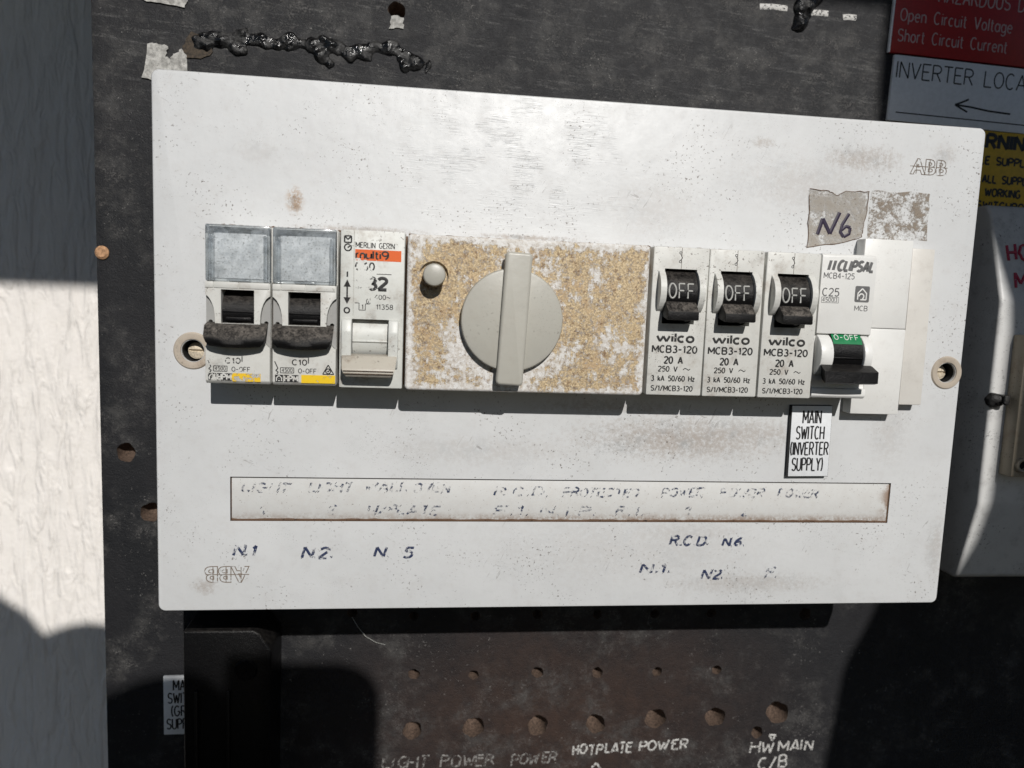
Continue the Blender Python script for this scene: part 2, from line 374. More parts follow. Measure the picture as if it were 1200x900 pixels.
def cutbm(bm, *cutters):
    """boolean difference of bmeshes, returns a new bmesh; cutter faces keep their material index"""
    def tmp(b):
        bmesh.ops.recalc_face_normals(b, faces=b.faces)
        me = bpy.data.meshes.new('tmp'); b.to_mesh(me); b.free()
        for k in range(3): me.materials.append(CUTM[k])
        o = bpy.data.objects.new('tmp', me); COL.objects.link(o); return o
    a = tmp(bm); cs = [tmp(c) for c in cutters]
    for c in cs:
        md = a.modifiers.new('b', 'BOOLEAN'); md.operation = 'DIFFERENCE'; md.solver = 'EXACT'; md.material_mode = 'TRANSFER'; md.object = c
    dg = bpy.context.evaluated_depsgraph_get(); me = bpy.data.meshes.new_from_object(a.evaluated_get(dg))
    out = bmesh.new(); out.from_mesh(me)
    mp = [CUTM.index(m) if m in CUTM else 0 for m in me.materials]
    for f in out.faces: f.material_index = mp[f.material_index] if f.material_index < len(mp) else 0
    for o in [a] + cs: bpy.data.objects.remove(o, do_unlink=True)
    bpy.data.meshes.remove(me)
    return out
def addmesh(bm, me, fn=None, mat=0):
    """append a mesh (already in local mm) to bm"""
    vs = [bm.verts.new(fn(v.co) if fn else v.co) for v in me.vertices]
    for p in me.polygons:
        try: f = bm.faces.new([vs[i] for i in p.vertices]); f.material_index = mat
        except ValueError: pass
    return bm

# ---- printed text (built in sans font) appended to bm: left/centre anchored, fitted to a width
def outline_text(bm, s, x, y, h, width=None, z=0, bold=0.0, mat=0, align='c', shear=0, rot=0, outline=0):
    c = bpy.data.curves.new('t', 'FONT'); c.body = s; c.size = 1; c.offset = bold; c.shear = shear; c.resolution_u = 3
    if outline: c.fill_mode = 'NONE'; c.bevel_depth = outline; c.bevel_resolution = 1
    o = bpy.data.objects.new('t', c); COL.objects.link(o)
    dg = bpy.context.evaluated_depsgraph_get(); dg.update()
    me = bpy.data.meshes.new_from_object(o.evaluated_get(dg))
    bpy.data.objects.remove(o, do_unlink=True)
    xs = [v.co.x for v in me.vertices]
    x0, x1 = min(xs), max(xs); k = h / .7
    kx = width / (x1 - x0) if width else k
    off = {'c': -(x0 + x1) / 2, 'l': -x0, 'r': -x1}[align]
    ca, sa = math.cos(R(rot)), math.sin(R(rot))
    def fn(p):
        X, Y = (p.x + off) * kx, p.y * k
        return (x + X * ca - Y * sa, y + X * sa + Y * ca, z + p.z * k * .5)
    addmesh(bm, me, fn, mat); bpy.data.meshes.remove(me)
    return bm

# ---- single stroke lettering
def A(cx, cy, rx_, ry_, a0, a1, n=8):
    return [(cx + rx_ * math.cos(R(a0 + (a1 - a0) * i / n)), cy + ry_ * math.sin(R(a0 + (a1 - a0) * i / n))) for i in range(n + 1)]
G = {
 'A': (.6, [[(0,0),(.3,1),(.6,0)], [(.1,.33),(.5,.33)]]),
 'B': (.55, [[(0,0),(0,1),(.3,1)] + A(.3,.76,.22,.24,90,-90) + [(0,.52)], [(.3,.52)] + A(.3,.26,.25,.26,90,-90) + [(0,0)]]),
 'C': (.58, [A(.3,.5,.3,.5,50,310,14)]),
 'D': (.58, [[(0,0),(0,1),(.25,1)] + A(.25,.5,.33,.5,90,-90,10) + [(0,0)]]),
 'E': (.5, [[(.5,0),(0,0),(0,1),(.5,1)], [(0,.52),(.4,.52)]]),
 'F': (.5, [[(0,0),(0,1),(.5,1)], [(0,.52),(.4,.52)]]),
 'G': (.6, [A(.3,.5,.3,.5,50,330,14) + [(.6,.45),(.35,.45)]]),
 'H': (.55, [[(0,0),(0,1)], [(.55,0),(.55,1)], [(0,.5),(.55,.5)]]),
 'I': (.06, [[(.03,0),(.03,1)]]),
 'J': (.45, [[(.45,1),(.45,.25)] + A(.22,.25,.23,.25,0,-180,8)]),
 'K': (.55, [[(0,0),(0,1)], [(.5,1),(0,.45)], [(.15,.6),(.55,0)]]),
 'L': (.48, [[(0,1),(0,0),(.48,0)]]),
 'M': (.7, [[(0,0),(0,1),(.35,.25),(.7,1),(.7,0)]]),
 'N': (.56, [[(0,0),(0,1),(.56,0),(.56,1)]]),
 'O': (.62, [A(.31,.5,.31,.5,90,450,18)]),
 'P': (.54, [[(0,0),(0,1),(.28,1)] + A(.28,.74,.26,.26,90,-90) + [(0,.48)]]),
 'R': (.55, [[(0,0),(0,1),(.28,1)] + A(.28,.75,.25,.25,90,-90) + [(0,.5)], [(.26,.5),(.55,0)]]),
 'S': (.54, [A(.27,.75,.25,.25,30,270,8) + A(.27,.25,.27,.25,90,-150,8)]),
 'T': (.56, [[(.28,0),(.28,1)], [(0,1),(.56,1)]]),
 'U': (.56, [[(0,1),(0,.28)] + A(.28,.28,.28,.28,180,360,8) + [(.56,1)]]),
 'V': (.58, [[(0,1),(.29,0),(.58,1)]]),
 'W': (.8, [[(0,1),(.2,0),(.4,.8),(.6,0),(.8,1)]]),
 'Y': (.56, [[(0,1),(.28,.5),(.56,1)], [(.28,.5),(.28,0)]]),
 'Z': (.54, [[(0,1),(.54,1),(0,0),(.54,0)]]),
 '0': (.5, [A(.25,.5,.25,.5,90,450,16)]), '1': (.2, [[(0,.75),(.15,1),(.15,0)]]),
 '2': (.5, [A(.25,.74,.25,.26,160,-30,8) + [(0,0),(.5,0)]]),
 '3': (.5, [A(.24,.76,.22,.24,140,-90,8) , A(.24,.26,.26,.26,90,-140,8)]),
 '5': (.5, [[(.48,1),(.08,1),(.04,.56)] + A(.24,.32,.26,.32,110,-140,9)]),
 '6': (.5, [[(.4,1)] + A(.3,.35,.3,.5,110,180,5) + A(.25,.27,.25,.27,180,540,12)]),
 '.': (.08, [[(.02,.0),(.05,.06)]]), '-': (.4, [[(0,.45),(.35,.45)]]), '/': (.4, [[(0,-.05),(.4,1.05)]]),
 '(': (.14, [[(.14,1.04),(.03,.8),(0,.5),(.03,.2),(.14,-.04)]]), ')': (.14, [[(0,1.04),(.11,.8),(.14,.5),(.11,.2),(0,-.04)]]),
 ' ': (.45, []),
 'o': (.46, [A(.23,.33,.23,.33,90,450,14)]), 'p': (.44, [[(0,-.28),(0,.66)], A(.2,.33,.24,.33,150,-150,12)]),
 'e': (.45, [[(.02,.36),(.45,.36)] + A(.225,.33,.225,.33,5,310,12)]), 'n': (.42, [[(0,0),(0,.66)], [(0,.42)] + A(.21,.42,.21,.24,180,0,8) + [(.42,0)]]),
 'i': (.05, [[(.02,0),(.02,.66)], [(.02,.86),(.02,.92)]]), 'r': (.26, [[(0,0),(0,.66)], [(0,.4)] + A(.2,.4,.2,.26,180,80,6)]),
 'c': (.42, [A(.22,.33,.22,.33,50,310,12)]), 'u': (.42, [[(0,.66),(0,.24)] + A(.21,.24,.21,.24,180,360,8) + [(.42,.66),(.42,0)]]),
 't': (.26, [[(.1,.92),(.1,.12),(.16,0),(.26,.0)], [(0,.66),(.25,.66)]]), 'h': (.42, [[(0,0),(0,1)], [(0,.42)] + A(.21,.42,.21,.24,180,0,8) + [(.42,0)]]),
 'a': (.44, [A(.22,.33,.22,.33,40,320,12), [(.44,.66),(.44,0)]]), 'l': (.05, [[(.02,0),(.02,1)]]),
 '4': (.52, [[(.38,0),(.38,1),(0,.3),(.52,.3)]]), '8': (.5, [A(.25,.76,.21,.24,90,450,12), A(.25,.26,.25,.26,90,450,12)]),
 '9': (.5, [A(.25,.7,.25,.3,0,360,12), [(.5,.7)] + A(.2,.5,.3,.5,10,-80,6)]), '7': (.5, [[(0,1),(.5,1),(.18,0)]]),
 '~': (.6, [[(0,.42),(.1,.56),(.22,.54),(.38,.38),(.5,.36),(.6,.5)]]),
 'w': (.85, [[(0,.66),(.2,0),(.42,.62),(.64,0),(.85,.66)]]), 'k': (.4, [[(0,0),(0,1)], [(.36,.66),(0,.25)], [(.12,.38),(.4,0)]]), 'z': (.4, [[(0,.66),(.4,.66),(0,0),(.4,0)]]),
 'm': (.7, [[(0,0),(0,.66)], [(0,.45)] + A(.175,.45,.175,.21,180,0,6) + [(.35,0)], [(.35,.45)] + A(.525,.45,.175,.21,180,0,6) + [(.7,0)]]),
 'g': (.44, [A(.22,.33,.22,.33,40,320,12), [(.44,.66),(.44,-.1)] + A(.22,-.1,.22,.2,0,-150,6)]),
}
def strokes_to(bm, lines, r, flatz=.35, z=0, mat=0, res=1):
    c = bpy.data.curves.new('s', 'CURVE'); c.dimensions = '3D'; c.bevel_depth = r; c.bevel_resolution = res; c.use_fill_caps = True
    parts = []
    for l in lines:
        cur = [l[0]]
        for i in range(1, len(l)):
            cur.append(l[i])
            if i < len(l) - 1:
                ax_, ay_ = l[i][0]-l[i-1][0], l[i][1]-l[i-1][1]; bx_, by_ = l[i+1][0]-l[i][0], l[i+1][1]-l[i][1]
                if ax_*bx_ + ay_*by_ < .55 * math.hypot(ax_, ay_) * math.hypot(bx_, by_): parts.append(cur); cur = [l[i]]
        parts.append(cur)
    for l in parts:
        sp = c.splines.new('POLY'); sp.points.add(len(l) - 1)
        for p, q in zip(sp.points, l): p.co = (q[0], q[1], q[2] if len(q) > 2 else 0, 1)
    o = bpy.data.objects.new('s', c); COL.objects.link(o)
    dg = bpy.context.evaluated_depsgraph_get(); dg.update()
    me = bpy.data.meshes.new_from_object(o.evaluated_get(dg)); bpy.data.objects.remove(o, do_unlink=True)
    addmesh(bm, me, lambda p: (p.x, p.y, z + p.z * flatz), mat); bpy.data.meshes.remove(me); return bm
def letters(s, x, y, h, width=None, gap=.2, kx=1.0, jit=0, rot=0, align='l'):
    """single stroke text as polylines"""
    out = []; cx = 0
    for ch in s:
        w_, ls = G[ch]
        for l in ls: out.append([(cx + a, b) for a, b in l])
        cx += w_ + gap
    cx -= gap
    k = h if width is None else width / cx
    if width is None: k = h * kx
    off = {'l': 0, 'c': -cx / 2, 'r': -cx}[align]; ca, sa = math.cos(R(rot)), math.sin(R(rot)); res = []
    for l in out:
        ja, jb = random.uniform(-jit, jit) * h, random.uniform(-jit, jit) * h; q = []
        for a, b in l:
            X, Y = (a + off) * k + ja + random.uniform(-jit, jit) * h * .5, b * h + jb + random.uniform(-jit, jit) * h * .5
            q.append((x + X * ca - Y * sa, y + X * sa + Y * ca))
        res.append(q)
    return res
# ---- printed text: heavier strokes of the same alphabet, fitted to a width
def text(bm, s, x, y, h, width=None, z=0, bold=0.0, mat=0, align='c', shear=0, gap=.2):
    ls = letters(s, x, y, h, width, gap=gap, align=align, kx=.95)
    if shear: ls = [[(a + (b - y) * shear, b) for a, b in l] for l in ls]
    return strokes_to(bm, ls, h * (.080 + bold * 2.3), min(.3, .05 / (h * (.080 + bold * 2.3))), z, mat)

def rect_line(x0, x1, y0, y1): return [(x0, y0), (x1, y0), (x1, y1), (x0, y1), (x0, y0)]
def ragged(pts, n=6, amp=.4):
    out = []
    for i, p in enumerate(pts):
        q = pts[(i + 1) % len(pts)]
        for k in range(n):
            t = k / n; out.append((p[0] + (q[0]-p[0])*t + random.uniform(-amp, amp), p[1] + (q[1]-p[1])*t + random.uniform(-amp, amp)))
    return out

def rrect(x0, x1, y0, y1, r, n=5):
    out = []
    for cx, cy, a in ((x1 - r, y1 - r, 0), (x0 + r, y1 - r, 90), (x0 + r, y0 + r, 180), (x1 - r, y0 + r, 270)):
        out += [(cx + r * math.cos(R(a + 90 * i / n)), cy + r * math.sin(R(a + 90 * i / n))) for i in range(n + 1)]
    return out
def slab(x0, x1, y0, y1, r, z0, z1, e, n=6):
    """rounded rectangle block with a rounded front edge e"""
    bm = bmesh.new(); loops = []
    for i_, zz in [(0, z0)] + [(e * (1 - math.cos(R(a))), z1 - e * (1 - math.sin(R(a)))) for a in (0, 22, 45, 68, 90)]:
        loops.append([bm.verts.new((a, b, zz)) for a, b in rrect(x0 + i_, x1 - i_, y0 + i_, y1 - i_, max(.05, r - i_), n)])
    bm.faces.new(loops[0][::-1]); bm.faces.new(loops[-1])
    for a, b in zip(loops, loops[1:]):
        for i in range(len(a)): k = (i + 1) % len(a); bm.faces.new((a[i], a[k], b[k], b[i]))
    return bm
# ================================================================== structure
WB = -52.0                                             # board face
# ---- wall behind
bm = bmesh.new(); box(bm, -700, 700, -500, 720, -300, -242)
tag(finish('cladding_wall', bm, 'wall'), 'white painted cladding wall with vertical wood grain, behind the black board', 'wall')

# ---- black mounting board with real drilled holes
holes = [(79, -49, 1.9), (102.7, -49.9, 1.7), (128.6, -49.4, 2), (153.3, -50, 1.9), (178.5, -50.2, 1.7), (204.1, -50, 1.7),
         (78.9, -72.7, 3.2), (103.4, -72.1, 3.6), (129.6, -72.2, 3.6), (153.7, -72.2, 3.5), (179, -70.7, 3.7), (204.9, -70.7, 3.6), (232.3, -69.6, 4.2), (223.9, -78.2, 2.2),
         (54.7, -23.4, 1.8), (78.4, -25.1, 1.6), (102.6, -25.4, 1.6), (127.5, -25, 1.7), (152, -25.3, 1.6), (176, -25.4, 1.6), (200, -25.4, 1.6), (241, -26.3, 2.2),
         (-27.6, 38.8, 2.9), (-19.2, 16.4, 3.2), (66.9, 200.8, 2.6), (195, -106, 3), (115, -104, 3)]
bm = BX(-36.5, 560, -330, 420, WB - 16, WB, bev=.6)
hc = bmesh.new()
for (x, y, r) in holes:
    n = 36; p1, p2 = random.random() * 6, random.random() * 6
    rim = [1.03 + .06 * math.sin(2 * 2*math.pi*i/n + p1) + .05 * math.sin(5 * 2*math.pi*i/n + p2) + random.uniform(-.02, .03) for i in range(n)]
    top = [hc.verts.new((x + r*1.15*rim[i]*math.cos(2*math.pi*i/n), y + r*1.15*rim[i]*math.sin(2*math.pi*i/n), WB + .5)) for i in range(n)]
    mid = [hc.verts.new((x + r*.95*math.cos(2*math.pi*i/n), y + r*.95*math.sin(2*math.pi*i/n), WB - 5.6)) for i in range(n)]
    bot = [hc.verts.new((x + r*.6*math.cos(2*math.pi*i/n), y + r*.6*math.sin(2*math.pi*i/n), WB - 5.8 - r * .5)) for i in range(n)]
    hc.faces.new(top); hc.faces.new(bot[::-1])
    for a, b in ((top, mid), (mid, bot)):
        for i in range(n): hc.faces.new((a[i], b[i], b[(i+1) % n], a[(i+1) % n]))
for f in hc.faces: f.material_index = 1
bm = cutbm(bm, hc)
board = finish('mounting_board', bm, ['board', 'hole', 'hole_shade'])
tag(board, 'black scuffed backing board with rows of drilled holes behind the white cover plate', 'board')
# ---- writing on the board
for s_, x, y, h, wd_, rt, m_ in (('LIGHT', 67.5, -88.5, 4.6, 18, 0, 'faint_chalk'), ('POWER', 91, -88.6, 4.6, 21, 0, 'faint_chalk'), ('POWER', 119, -88.8, 4.6, 19, 0, 'faint_chalk'), ('HOT', 144.6, -85.6, 4, 9, 1, 'chalk'), ('PLATE', 155, -85.4, 4, 14.5, 1, 'chalk'),
                             ('POWER', 172.8, -85.0, 4, 20.5, 2, 'chalk'), ('HW', 221.5, -87.5, 4.6, 10, 0, 'chalk'), ('MAIN', 234, -87.2, 4.4, 15, 1, 'chalk'), ('C/B', 226, -95.5, 5.2, 12, 4, 'chalk')):
    ls = [[(a + (b - y) * .12, b) for a, b in l] for l in letters(s_, x, y, h, wd_, jit=.10, rot=rt)]
    o = finish('handwriting', strokes_to(bmesh.new(), ls, .42, .3, WB), m_, board)
for ls in ([(153, -91.5), (155, -89.5), (157, -92.5)], [(229.5, -79.6), (231, -82.2), (232.5, -79.9), (229.5, -79.6)], [(181, -95.5), (184, -94.5), (186, -96)]):
    finish('pen_mark', strokes_to(bmesh.new(), [ls], .45, .3, WB), 'chalk', board)
for x0, x1, y0, y1 in ((202, 213, 213.2, 213.4), (222.5, 229.5, 212.6, 212.8), (235.5, 241, 212.0, 212.2), (160, 162, 214, 214.2)):
    finish('paint_dash', strokes_to(bmesh.new(), [[(x0, y0), ((x0+x1)/2, y0 + .3), (x1, y1)]], 1.05, .15, WB), 'chalk', board)

# ================================================================== things fixed to the board
def at_board(poly, name, label, cat, mat, z0, z1, bev=0):
    return tag(finish(name, prism(bmesh.new(), poly, z0, z1, bev), mat), label, cat)
at_board(ragged([(-19.9, 171), (-13, 170.5), (-4.5, 170), (-4.8, 179.5), (-6.5, 181.6), (-9, 180.2), (-10.6, 178.4), (-12, 179.2), (-11.2, 182.6), (-15, 183.2), (-17.8, 183)], 4, .35), 'paper_scrap',
         'torn grey paper scrap sticking out at the top left corner of the cover plate', 'paper scrap', 'scrap', WB + .05, WB + .6)
at_board(ragged([(-24, 199), (-4, 199), (-5.5, 195.6), (-12, 196.2), (-18, 196.9)], 4, .3), 'paper_scrap',
         'thin torn strip of pale paper above the black sealant, at the top edge', 'paper scrap', 'scrap', WB + .05, WB + .6)
at_board(ragged([(64.6, 194.5), (69.2, 194.8), (69.6, 198.6), (64.8, 198.8)], 4, .4), 'paper_scrap',
         'small pale paper scrap directly under the single top hole', 'paper scrap', 'scrap', WB + .05, WB + .5)
o = finish('wall_plug', lathe(bmesh.new(), [(0, WB - 2), (2.2, WB - 2), (2.4, WB + .6), (1.6, WB + 1.2), (0, WB + .9)], -34.3, 110.7, 20), flat('orange_fibre', (.42, .24, .13), .8, .35, 1.2))
tag(o, 'small tan fibre plug at the left edge of the black board', 'plug')

def sealant(name, blobs, label, parent=None):
    bm = bmesh.new()
    for (x, y, r, sx, sy, sz) in blobs:
        bmesh.ops.create_icosphere(bm, subdivisions=3, radius=1, matrix=Matrix.Translation((x, y, WB)) @ Matrix.Rotation(random.uniform(-.5, .5), 4, 'Z') @ Matrix.Diagonal((r*sx, r*sy, r*sz, 1)))
    for v in bm.verts:
        v.co += Vector(mnoise.noise_vector(v.co * .35)) * .7 + Vector(mnoise.noise_vector(v.co * 1.1)) * .5
    me = bpy.data.meshes.new('t'); bm.to_mesh(me); bm.free(); o = bpy.data.objects.new('t', me); COL.objects.link(o)
    md = o.modifiers.new('r', 'REMESH'); md.mode = 'VOXEL'; md.voxel_size = .45
    ms = o.modifiers.new('s', 'SMOOTH'); ms.iterations = 3
    dg = bpy.context.evaluated_depsgraph_get(); me2 = bpy.data.meshes.new_from_object(o.evaluated_get(dg)); bpy.data.objects.remove(o, do_unlink=True)
    b2 = bmesh.new(); b2.from_mesh(me2)
    o = finish(name, b2, 'tar', parent, smooth=80)
    if not parent: tag(o, label, 'sealant')
    return o
bl = []
path = [(-2, 183.5), (4, 186), (10, 187), (16, 187), (22, 186.3), (29, 186.5), (36, 186.2), (42, 188), (47, 186), (53, 186), (59, 187.2), (65, 187), (70, 185.3), (75.5, 184.2)]
for (x, y), (x2, y2) in zip(path, path[1:]):
    for k in range(3):
        t = (k + random.random()) / 3
        bl.append((x + (x2-x)*t, y + (y2-y)*t + random.uniform(-1.5, 1.5), random.choice((1.3, 1.8, 2.3, 2.9)), random.uniform(.9, 1.35), random.uniform(.75, 1.1), random.uniform(.32, .58)))
bl += [(x + 2.5, y - .3, 2.3, 1.9, .8, .42) for x, y in path[:-1]]
bl += [(41, 183, 2.6, 1, 1.1, .8), (43.5, 181, 1.8, 1, 1, .7), (70, 181.6, 2.1, 1, 1.1, .7), (78.5, 182, 1.4, .7, 2, .6), (2, 182.5, 1.6, 1, 1, .7), (12, 183.2, 2.4, 1.6, .8, .6), (56, 184, 2.0, 1.5, .8, .6)]
sealant('sealant_bead', bl, 'lumpy glossy black sealant bead running along the board above the cover plate')
sealant('sealant_blob', [(219.5, 214.5, 4.2, 1, 1.1, .7), (222.5, 217.5, 3.5, 1.3, .9, .7), (218.5, 208.6, 3.2, 1, 1.1, .8), (220.5, 211.5, 2.6, .8, 1.6, .6), (216.5, 207.2, 1.6, 1, 1, .6)], 'single black sealant drip at the top edge beside the red sign')
at_board(ragged([(-7, 179.5), (-6, 184), (-3, 187.5), (3, 187), (3.5, 182), (0, 178.8)], 3, .6), 'glue_stain', 'rough brown glue patch at the left end of the sealant bead', 'stain', flat('brown_crusty_glue', (.045, .032, .02), .7, .6, 1.2), WB, WB + .45)
c = bmesh.new(); strokes_to(c, [[(54.5, -25, 0), (57, -28.5, 1.5), (60, -32, 2.2), (64, -34.8, 1.6), (67.5, -36.5, .2)]], .09, 1, WB + .1)
tag(finish('cobweb_strand', c, flat('cobweb_grey', (.4, .4, .38), .8)), 'thin pale cobweb thread hanging under the cover plate', 'cobweb')

# ================================================================== signs at the top right
def sign(name, label, x0, x1, y0, y1, mat, z=WB + .1, t=1.4, rot=0):
    th = thing(name, label, 'sign', (x0, y0, z), rot=rot)
    finish('panel', BX(0, x1 - x0, 0, y1 - y0, 0, t, .2), mat, th)
    return th, t + .02
th, z = sign('red_sign', 'dark red warning sign with pale letters reading hazardous voltage', 255.2, 398, 200.3, 262, 'red_sign', z=WB + .1, rot=-1.5)
bm = bmesh.new()
strokes_to(bm, letters('Open Circuit Voltage', 2.6, 12.0, 4.4, 47, gap=.2), .24, .3, z)
strokes_to(bm, letters('Short Circuit Current', 2.4, 4.4, 4.4, 46, gap=.2), .24, .3, z)
strokes_to(bm, letters('HAZARDOUS D.C. VOLTAGE', 17.5, 20.4, 5.2, 69, gap=.2), .27, .3, z)
finish('lettering', bm, 'pink_ink', th)
finish('edge', BX(-.7, 0, 0, 62, 0, 1.3, .1), 'cream_label', th)
th, z = sign('white_sign', 'white sign reading inverter location above a hand drawn arrow', 256.6, 398, 175, 199.6, 'cream_label', z=WB + .1, rot=-1.5)
bm = bmesh.new()
strokes_to(bm, letters('INVERTER LOCATION', 1.4, 16.2, 5.9, 71, gap=.17), .27, .3, z)
strokes_to(bm, [[(3, 3.2), (130, 3.2)]], .22, .3, z)
finish('lettering', bm, 'ink', th)
bm = bmesh.new()
strokes_to(bm, [[(27.5, 8.3), (34, 8.0), (42, 7.2), (51.5, 6.9)], [(33, 10.8), (30, 9.3), (27.5, 8.3), (30, 7.2), (33, 6)]], .36, .3, z)
finish('arrow', bm, 'ink', th)
th, z = sign('yellow_sign', 'yellow warning sign with black capitals, partly behind the cover plate', 258, 398, 143.5, 174.3, 'yellow_sign', z=WB + .1, rot=-1)
bm = bmesh.new()
text(bm, 'WARNING', 28.8, 24.3, 5.2, 34, z, .03, align='l')
text(bm, 'MULTIPLE SUPPLIES', 24.6, 18.0, 2.9, 40, z, .025, align='l')
text(bm, 'ISOLATE ALL SUPPLIES', 24.6, 10.9, 2.9, 41, z, .025, align='l')
text(bm, 'BEFORE WORKING ON THIS', 27.2, 5.7, 2.9, 48, z, .025, align='l')
text(bm, 'SWITCHBOARD', 40, .6, 2.9, 29, z, .025, align='l')
finish('lettering', bm, 'ink', th, smooth=0)

# ================================================================== meter cover at the right
mc = thing('meter_cover', 'white plastic meter cover with red handwriting, partly behind the cover plate at right', 'meter cover', (280, 2, WB))
U1 = 150
pr = [(0, 0), (0, 33), (1.5, 35), (31, 42), (104, 42), (135, 32.5), (138.5, 30), (138.5, 0)]
finish('shell', prism(bmesh.new(), pr, 0, U1, 1.6, axis='x', seg=4), 'meter', mc)
ins = finish('terminal_block', BX(6.2, 60, 42.4, 92.5, 41.9, 48, .5), 'beige', mc)
for (x, y) in ((9.6, 46.8), (9.6, 89)):
    finish('screw_boss', lathe(bmesh.new(), [(1.5, 47.5), (1.5, 49.2), (2.1, 49.6), (2.6, 49.2), (2.7, 47.5)], x, y, 24), 'beige', ins)
    finish('hole_shade_disc', lathe(bmesh.new(), [(0, 48.04), (1.55, 48.04), (1.55, 48.3)], x, y, 20), 'hole_shade', ins)  # dark disc painted in for the shade of a hole
bm = bmesh.new(); bmesh.ops.create_icosphere(bm, subdivisions=3, radius=3.0, matrix=Matrix.Translation((1.4, 68.8, 42.3)) @ Matrix.Diagonal((1.15, .95, .8, 1)))
for v in bm.verts: v.co += Vector(mnoise.noise_vector(v.co * .5)) * .7
box(bm, 2.2, 4.6, 67.6, 71.2, 42, 46, .6)
finish('seal_screw', bm, 'tar', mc, smooth=60)
bm = bmesh.new()
def ontop(ls):
    sl_ = -9.5 / 31
    return [[(a, b, 42 + (b - 104) * sl_ + .12 if b > 104 else 42.1) for a, b in l] for l in ls]
def mk(bm, ls, r): strokes_to(bm, ontop(ls), r, 1, 0)
for a in (('HOT', 4.2, 118.5, 5.6, 15), ('WATER', 24, 118, 5.8, 24), ('METER', 6.4, 108.8, 5.4, 21)):
    bm = bmesh.new(); mk(bm, letters(*a, jit=.09), .5); finish('handwriting', bm, 'red_marker', mc)

# ================================================================== black fuse holder and label at the lower left
fh = thing('fuse_holder', 'black fuse holder in deep shadow below the left end of the cover plate', 'fuse holder', (-2, -120, WB))
bm = prism(bmesh.new(), [(0, 0), (28, 0), (29.5, 1), (30.2, 92), (26, 98.6), (24, 99.8), (0, 99.8)], 0, 21.5, .9, seg=3)
finish('body', bm, 'cleanblack', fh)
finish('screw_cap', lathe(bmesh.new(), [(0, 22.2), (2.6, 22.4), (3.6, 22.4), (4.2, 21.2)], 21.5, 85, 28), 'cleanblack', fh)
for x in (4, 15): finish('rib', BX(x, x + 1.2, 3, 78, 21.3, 23, .4), 'cleanblack', fh)
lb = thing('engraved_label', 'white engraved label reading main switch, half hidden by the black fuse holder', 'label', (-15.3, -70.6, WB + .1), rot=0)
finish('plate', BX(0, 14.4, 0, 23.4, 0, 1.3, .15), 'white_label', lb)
bm = bmesh.new()
for i, (s_, wd_) in enumerate((('MAIN', 7), ('SWITCH', 11), ('(GRID', 8.5), ('SUPPLY)', 12))):
    strokes_to(bm, letters(s_, 7.2, 17.9 - i * 5.2, 4.0, wd_, gap=.2, align='c'), .27, .3, 1.32)
finish('lettering', bm, 'ink', lb)

# ================================================================== the white cover plate
PW, PH = 260.0, 161.4
sw = thing('cover_plate', 'large dirty off-white switchboard cover plate carrying the row of breakers', 'cover plate', (PW / 2, 0, 0))
OX = -PW / 2
bm = bmesh.new(); loops = []
for ins_, zz in ((0, -9), (0, -.9), (.12, -.45), (.4, -.12), (.9, 0)):
    loops.append([bm.verts.new((a, b, zz)) for a, b in rrect(OX + ins_, OX + PW - ins_, ins_, PH - ins_, 2.3 - ins_, 8)])
bm.faces.new(loops[0][::-1]); bm.faces.new(loops[-1])
for a, b in zip(loops, loops[1:]):
    for i in range(len(a)): k = (i + 1) % len(a); bm.faces.new((a[i], a[k], b[k], b[i]))
cu = []
for cx in (11, 254.5):
    c = lathe(bmesh.new(), [(0, -15), (3.3, -15), (3.3, 3), (0, 3)], OX + cx, 81, 32); cu.append(c)
c = BX(OX + 21.6, OX + 238.4, 28.9, 42.8, -.9, 2)
for f in c.faces: f.material_index = 1
cu.append(c)
bm = cutbm(bm, *cu)
plate = finish('front', bm, ['plate', 'dirtline', 'hole_shade'], sw)
finish('box', BX(OX + 16, OX + PW - 16, 16, PH - 10, WB + .1, -9, .5), 'plate', sw)
st = finish('label_strip', BX(OX + 22.0, OX + 237.9, 29.5, 42.35, -1.2, -.22, .1), 'strip', sw)
for i, cx in enumerate((11, 254.5)):
    finish('screw_collar', lathe(bmesh.new(), [(3.3, -.9), (3.3, -.2), (3.55, .35), (4.4, .5), (5.2, .45), (5.6, .02), (5.6, -.4)], OX + cx, 81, 40), 'collar', sw)
    finish('screw_well', lathe(bmesh.new(), [(3.22, -.9), (3.22, -9), (0, -9)], OX + cx, 81, 40), 'hole_shade', sw)  # bore wall coloured dark to stand in for shade
    bm = lathe(bmesh.new(), [(0, -3.2), (1.5, -3.25), (2.5, -3.6), (2.8, -5), (2.8, -8.5)], OX + cx + (.1 if i == 0 else -.1), 80.8, 28)
    bm = cutbm(bm, BX(OX + cx - 2.2, OX + cx + 2.2, 80.5, 81.2, -4.0, -2))
    finish('screw', bm, 'steel', sw)
